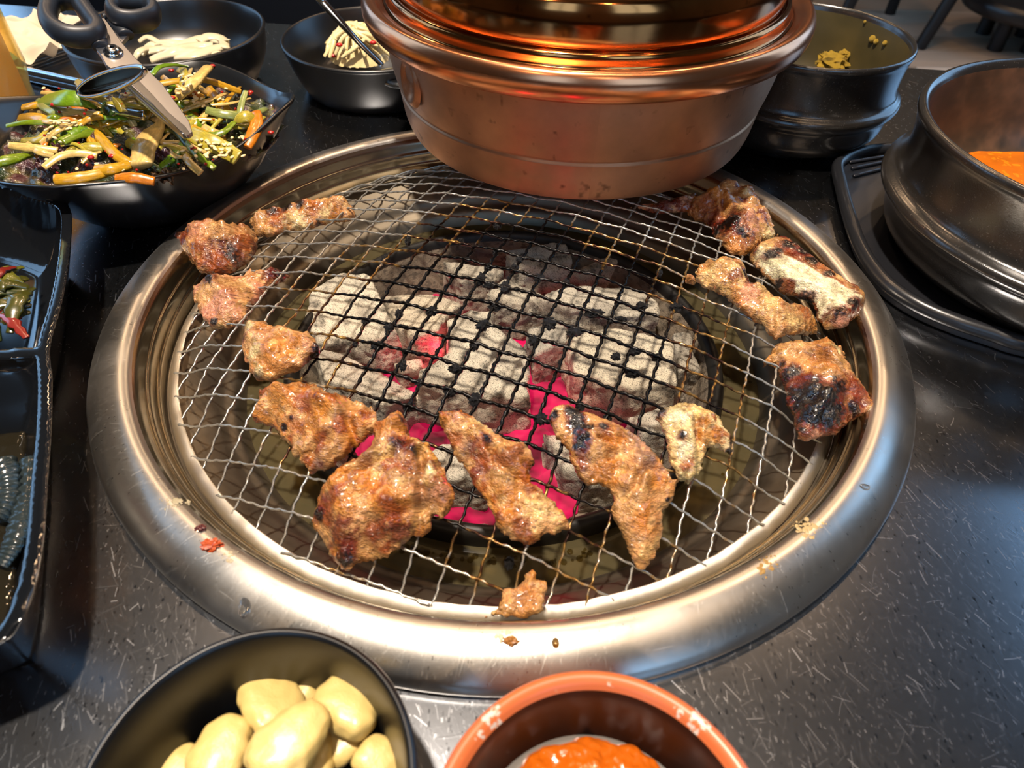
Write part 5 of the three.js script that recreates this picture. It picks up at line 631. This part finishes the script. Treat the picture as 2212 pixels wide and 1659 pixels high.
// ---------- tumbler, steel tray, napkin ----------
{
  const b = at(80, 262, 0), r = 0.033, c = V(b.x - r * 0.94, TOP, b.z + r * 0.1), t = thing('tumbler', 'tall tumbler of yellow beer at the left edge behind the salad bowl', 'glass'); t.position.copy(c);
  mesh('glass_wall', lathe(smoothProfile([[0.001, 0], [r - 0.003, 0], [r - 0.0005, 0.002], [r, 0.006], [r + 0.003, 0.155], [r + 0.0018, 0.156], [r + 0.0006, 0.155], [r - 0.0022, 0.012], [0.001, 0.009]], 4), 80), phys({ color: C(0xfff3c0), transmission: 0.92, thickness: 0, roughness: 0.2, ior: 1.45 }), t);
  mesh('beer', lathe([[0.001, 0.0095], [r - 0.0032, 0.0125], [r - 0.0006, 0.125], [0.001, 0.125]], 64), phys({ color: C(0xffc400), roughness: 0.4 }), t);
  mesh('foam', lathe([[0.001, 0.1255], [r - 0.0007, 0.1255], [r - 0.0004, 0.142], [0.001, 0.144]], 64), phys({ color: C(0xe9dcae), roughness: 0.8 }), t);
  const tray = thing('steel_tray', 'shallow steel tray under the onion dish at the back left', 'tray'), A = at(18, 142, 0.004), A2 = at(205, 78, 0.004), B2 = at(212, 186, 0.004), Cc = V(A2.x + B2.x - A.x + 0.05, A.y, A2.z + B2.z - A.z - 0.0);
  const cs = [A, A2, Cc, B2], s = new THREE.Shape(); cs.forEach((p, i) => { const n = cs[(i + 1) % 4], m = cs[(i + 2) % 4], a = p.clone().lerp(n, 0.12), e = p.clone().lerp(n, 0.88), g = n.clone().lerp(m, 0.12); i ? 0 : s.moveTo(a.x, -a.z); s.lineTo(e.x, -e.z); s.quadraticCurveTo(n.x, -n.z, g.x, -g.z); });
  mesh('tray_floor', new THREE.ExtrudeGeometry(s, { depth: 0.0016, bevelEnabled: false, curveSegments: 12 }).rotateX(-Math.PI / 2).translate(0, TOP + 0.0012, 0), M.steel, tray);
  const loop = s.getPoints(16).map((p) => V(p.x, 0.003, -p.y)); mesh('tray_rim', sweep(loop, 0.0034, { seg: 12, cap: false }), M.steel, tray);
  mesh('tray_wall', sweep(loop.map((p) => V(p.x, TOP + 0.004, p.z)), 0.0026, { seg: 10, flat: 1.2, cap: false }), M.steel, tray);
  const nc = at(50, 74, 0.012), g = new THREE.PlaneGeometry(0.13, 0.075, 70, 50).rotateX(-Math.PI / 2), q = g.attributes.position; for (let i = 0; i < q.count; i++) { const x = q.getX(i), z = q.getZ(i); q.setY(i, 0.014 + 0.011 * (1 - Math.abs(n3(x * 22, 1, z * 34)) * 1.6) + 0.004 * n3(x * 50, 3, z * 50)); } g.computeVertexNormals();
  tag(mesh('napkin', g, std({ color: C(0xcbb9a0), roughness: 0.95, side: THREE.DoubleSide })), 'crumpled beige paper napkin behind the tumbler at the back left', 'napkin').position.set(nc.x - 0.02, TOP, nc.z + 0.005);
}
// ---------- beyond the table ----------
{
  const bench = thing('bench_seat', 'dark upholstered bench beyond the back left of the table', 'bench'), m = std({ color: C(0x10141c), roughness: 0.5 });
  mesh('cushion', new RoundedBoxGeometry(1.5, 0.12, 0.45, 4, 0.03).translate(-1.0, -0.36, -0.86), m, bench); mesh('base', new THREE.BoxGeometry(1.44, 0.33, 0.4).translate(-1.0, FLOOR + 0.165, -0.86), M.dark, bench); mesh('backrest', new RoundedBoxGeometry(1.5, 0.5, 0.1, 4, 0.03).translate(-1.0, -0.1, -1.12), m, bench);
  const F = (x, y) => at(x, y, FLOOR), legM = std({ color: C(0x0c0c0d), roughness: 0.5 });
  const chair = thing('dining_chair', 'black dining chair behind the smaller stone bowl', 'chair'), a = F(1985, 104), seat = [a.x - 0.06, -0.3, a.z - 0.18];
  mesh('leg', sweep([a, V(a.x + 0.12, -0.32, a.z - 0.03)], 0.024, { seg: 10 }), legM, chair); mesh('leg', sweep([V(a.x - 0.36, FLOOR, a.z + 0.02), V(a.x - 0.28, -0.32, a.z)], 0.022, { seg: 10 }), legM, chair); mesh('leg', sweep([V(a.x - 0.34, FLOOR, a.z - 0.4), V(a.x - 0.28, -0.32, a.z - 0.36)], 0.022, { seg: 10 }), legM, chair); mesh('leg', sweep([V(a.x + 0.04, FLOOR, a.z - 0.4), V(a.x + 0.02, -0.32, a.z - 0.36)], 0.022, { seg: 10 }), legM, chair);
  mesh('seat', new RoundedBoxGeometry(0.46, 0.05, 0.44, 3, 0.02).translate(a.x - 0.08, -0.3, a.z - 0.18), legM, chair); mesh('backrest', new RoundedBoxGeometry(0.44, 0.4, 0.04, 3, 0.015).translate(a.x - 0.08, 0.0, a.z - 0.4), legM, chair);
  const stool = thing('stool', 'round black stool on the floor at the back right corner', 'stool'), c = F(2178, 106); c.z -= 0.05;
  mesh('seat', lathe(smoothProfile([[0.001, 0.0], [0.24, 0.0], [0.262, 0.012], [0.266, 0.04], [0.25, 0.06], [0.001, 0.064]], 5), 64).translate(c.x + 0.06, FLOOR + 0.12, c.z), std({ color: C(0x121417), roughness: 0.35 }), stool);
  for (const [x, z] of [[-0.06, 0.06], [0.06, 0.08], [0.16, 0.02], [-0.02, -0.12], [0.13, -0.1]]) mesh('leg', new THREE.CylinderGeometry(0.028, 0.028, 0.124, 12).translate(c.x + x, FLOOR + 0.062, c.z + z), legM, stool);
}
renderer.render(scene, camera);
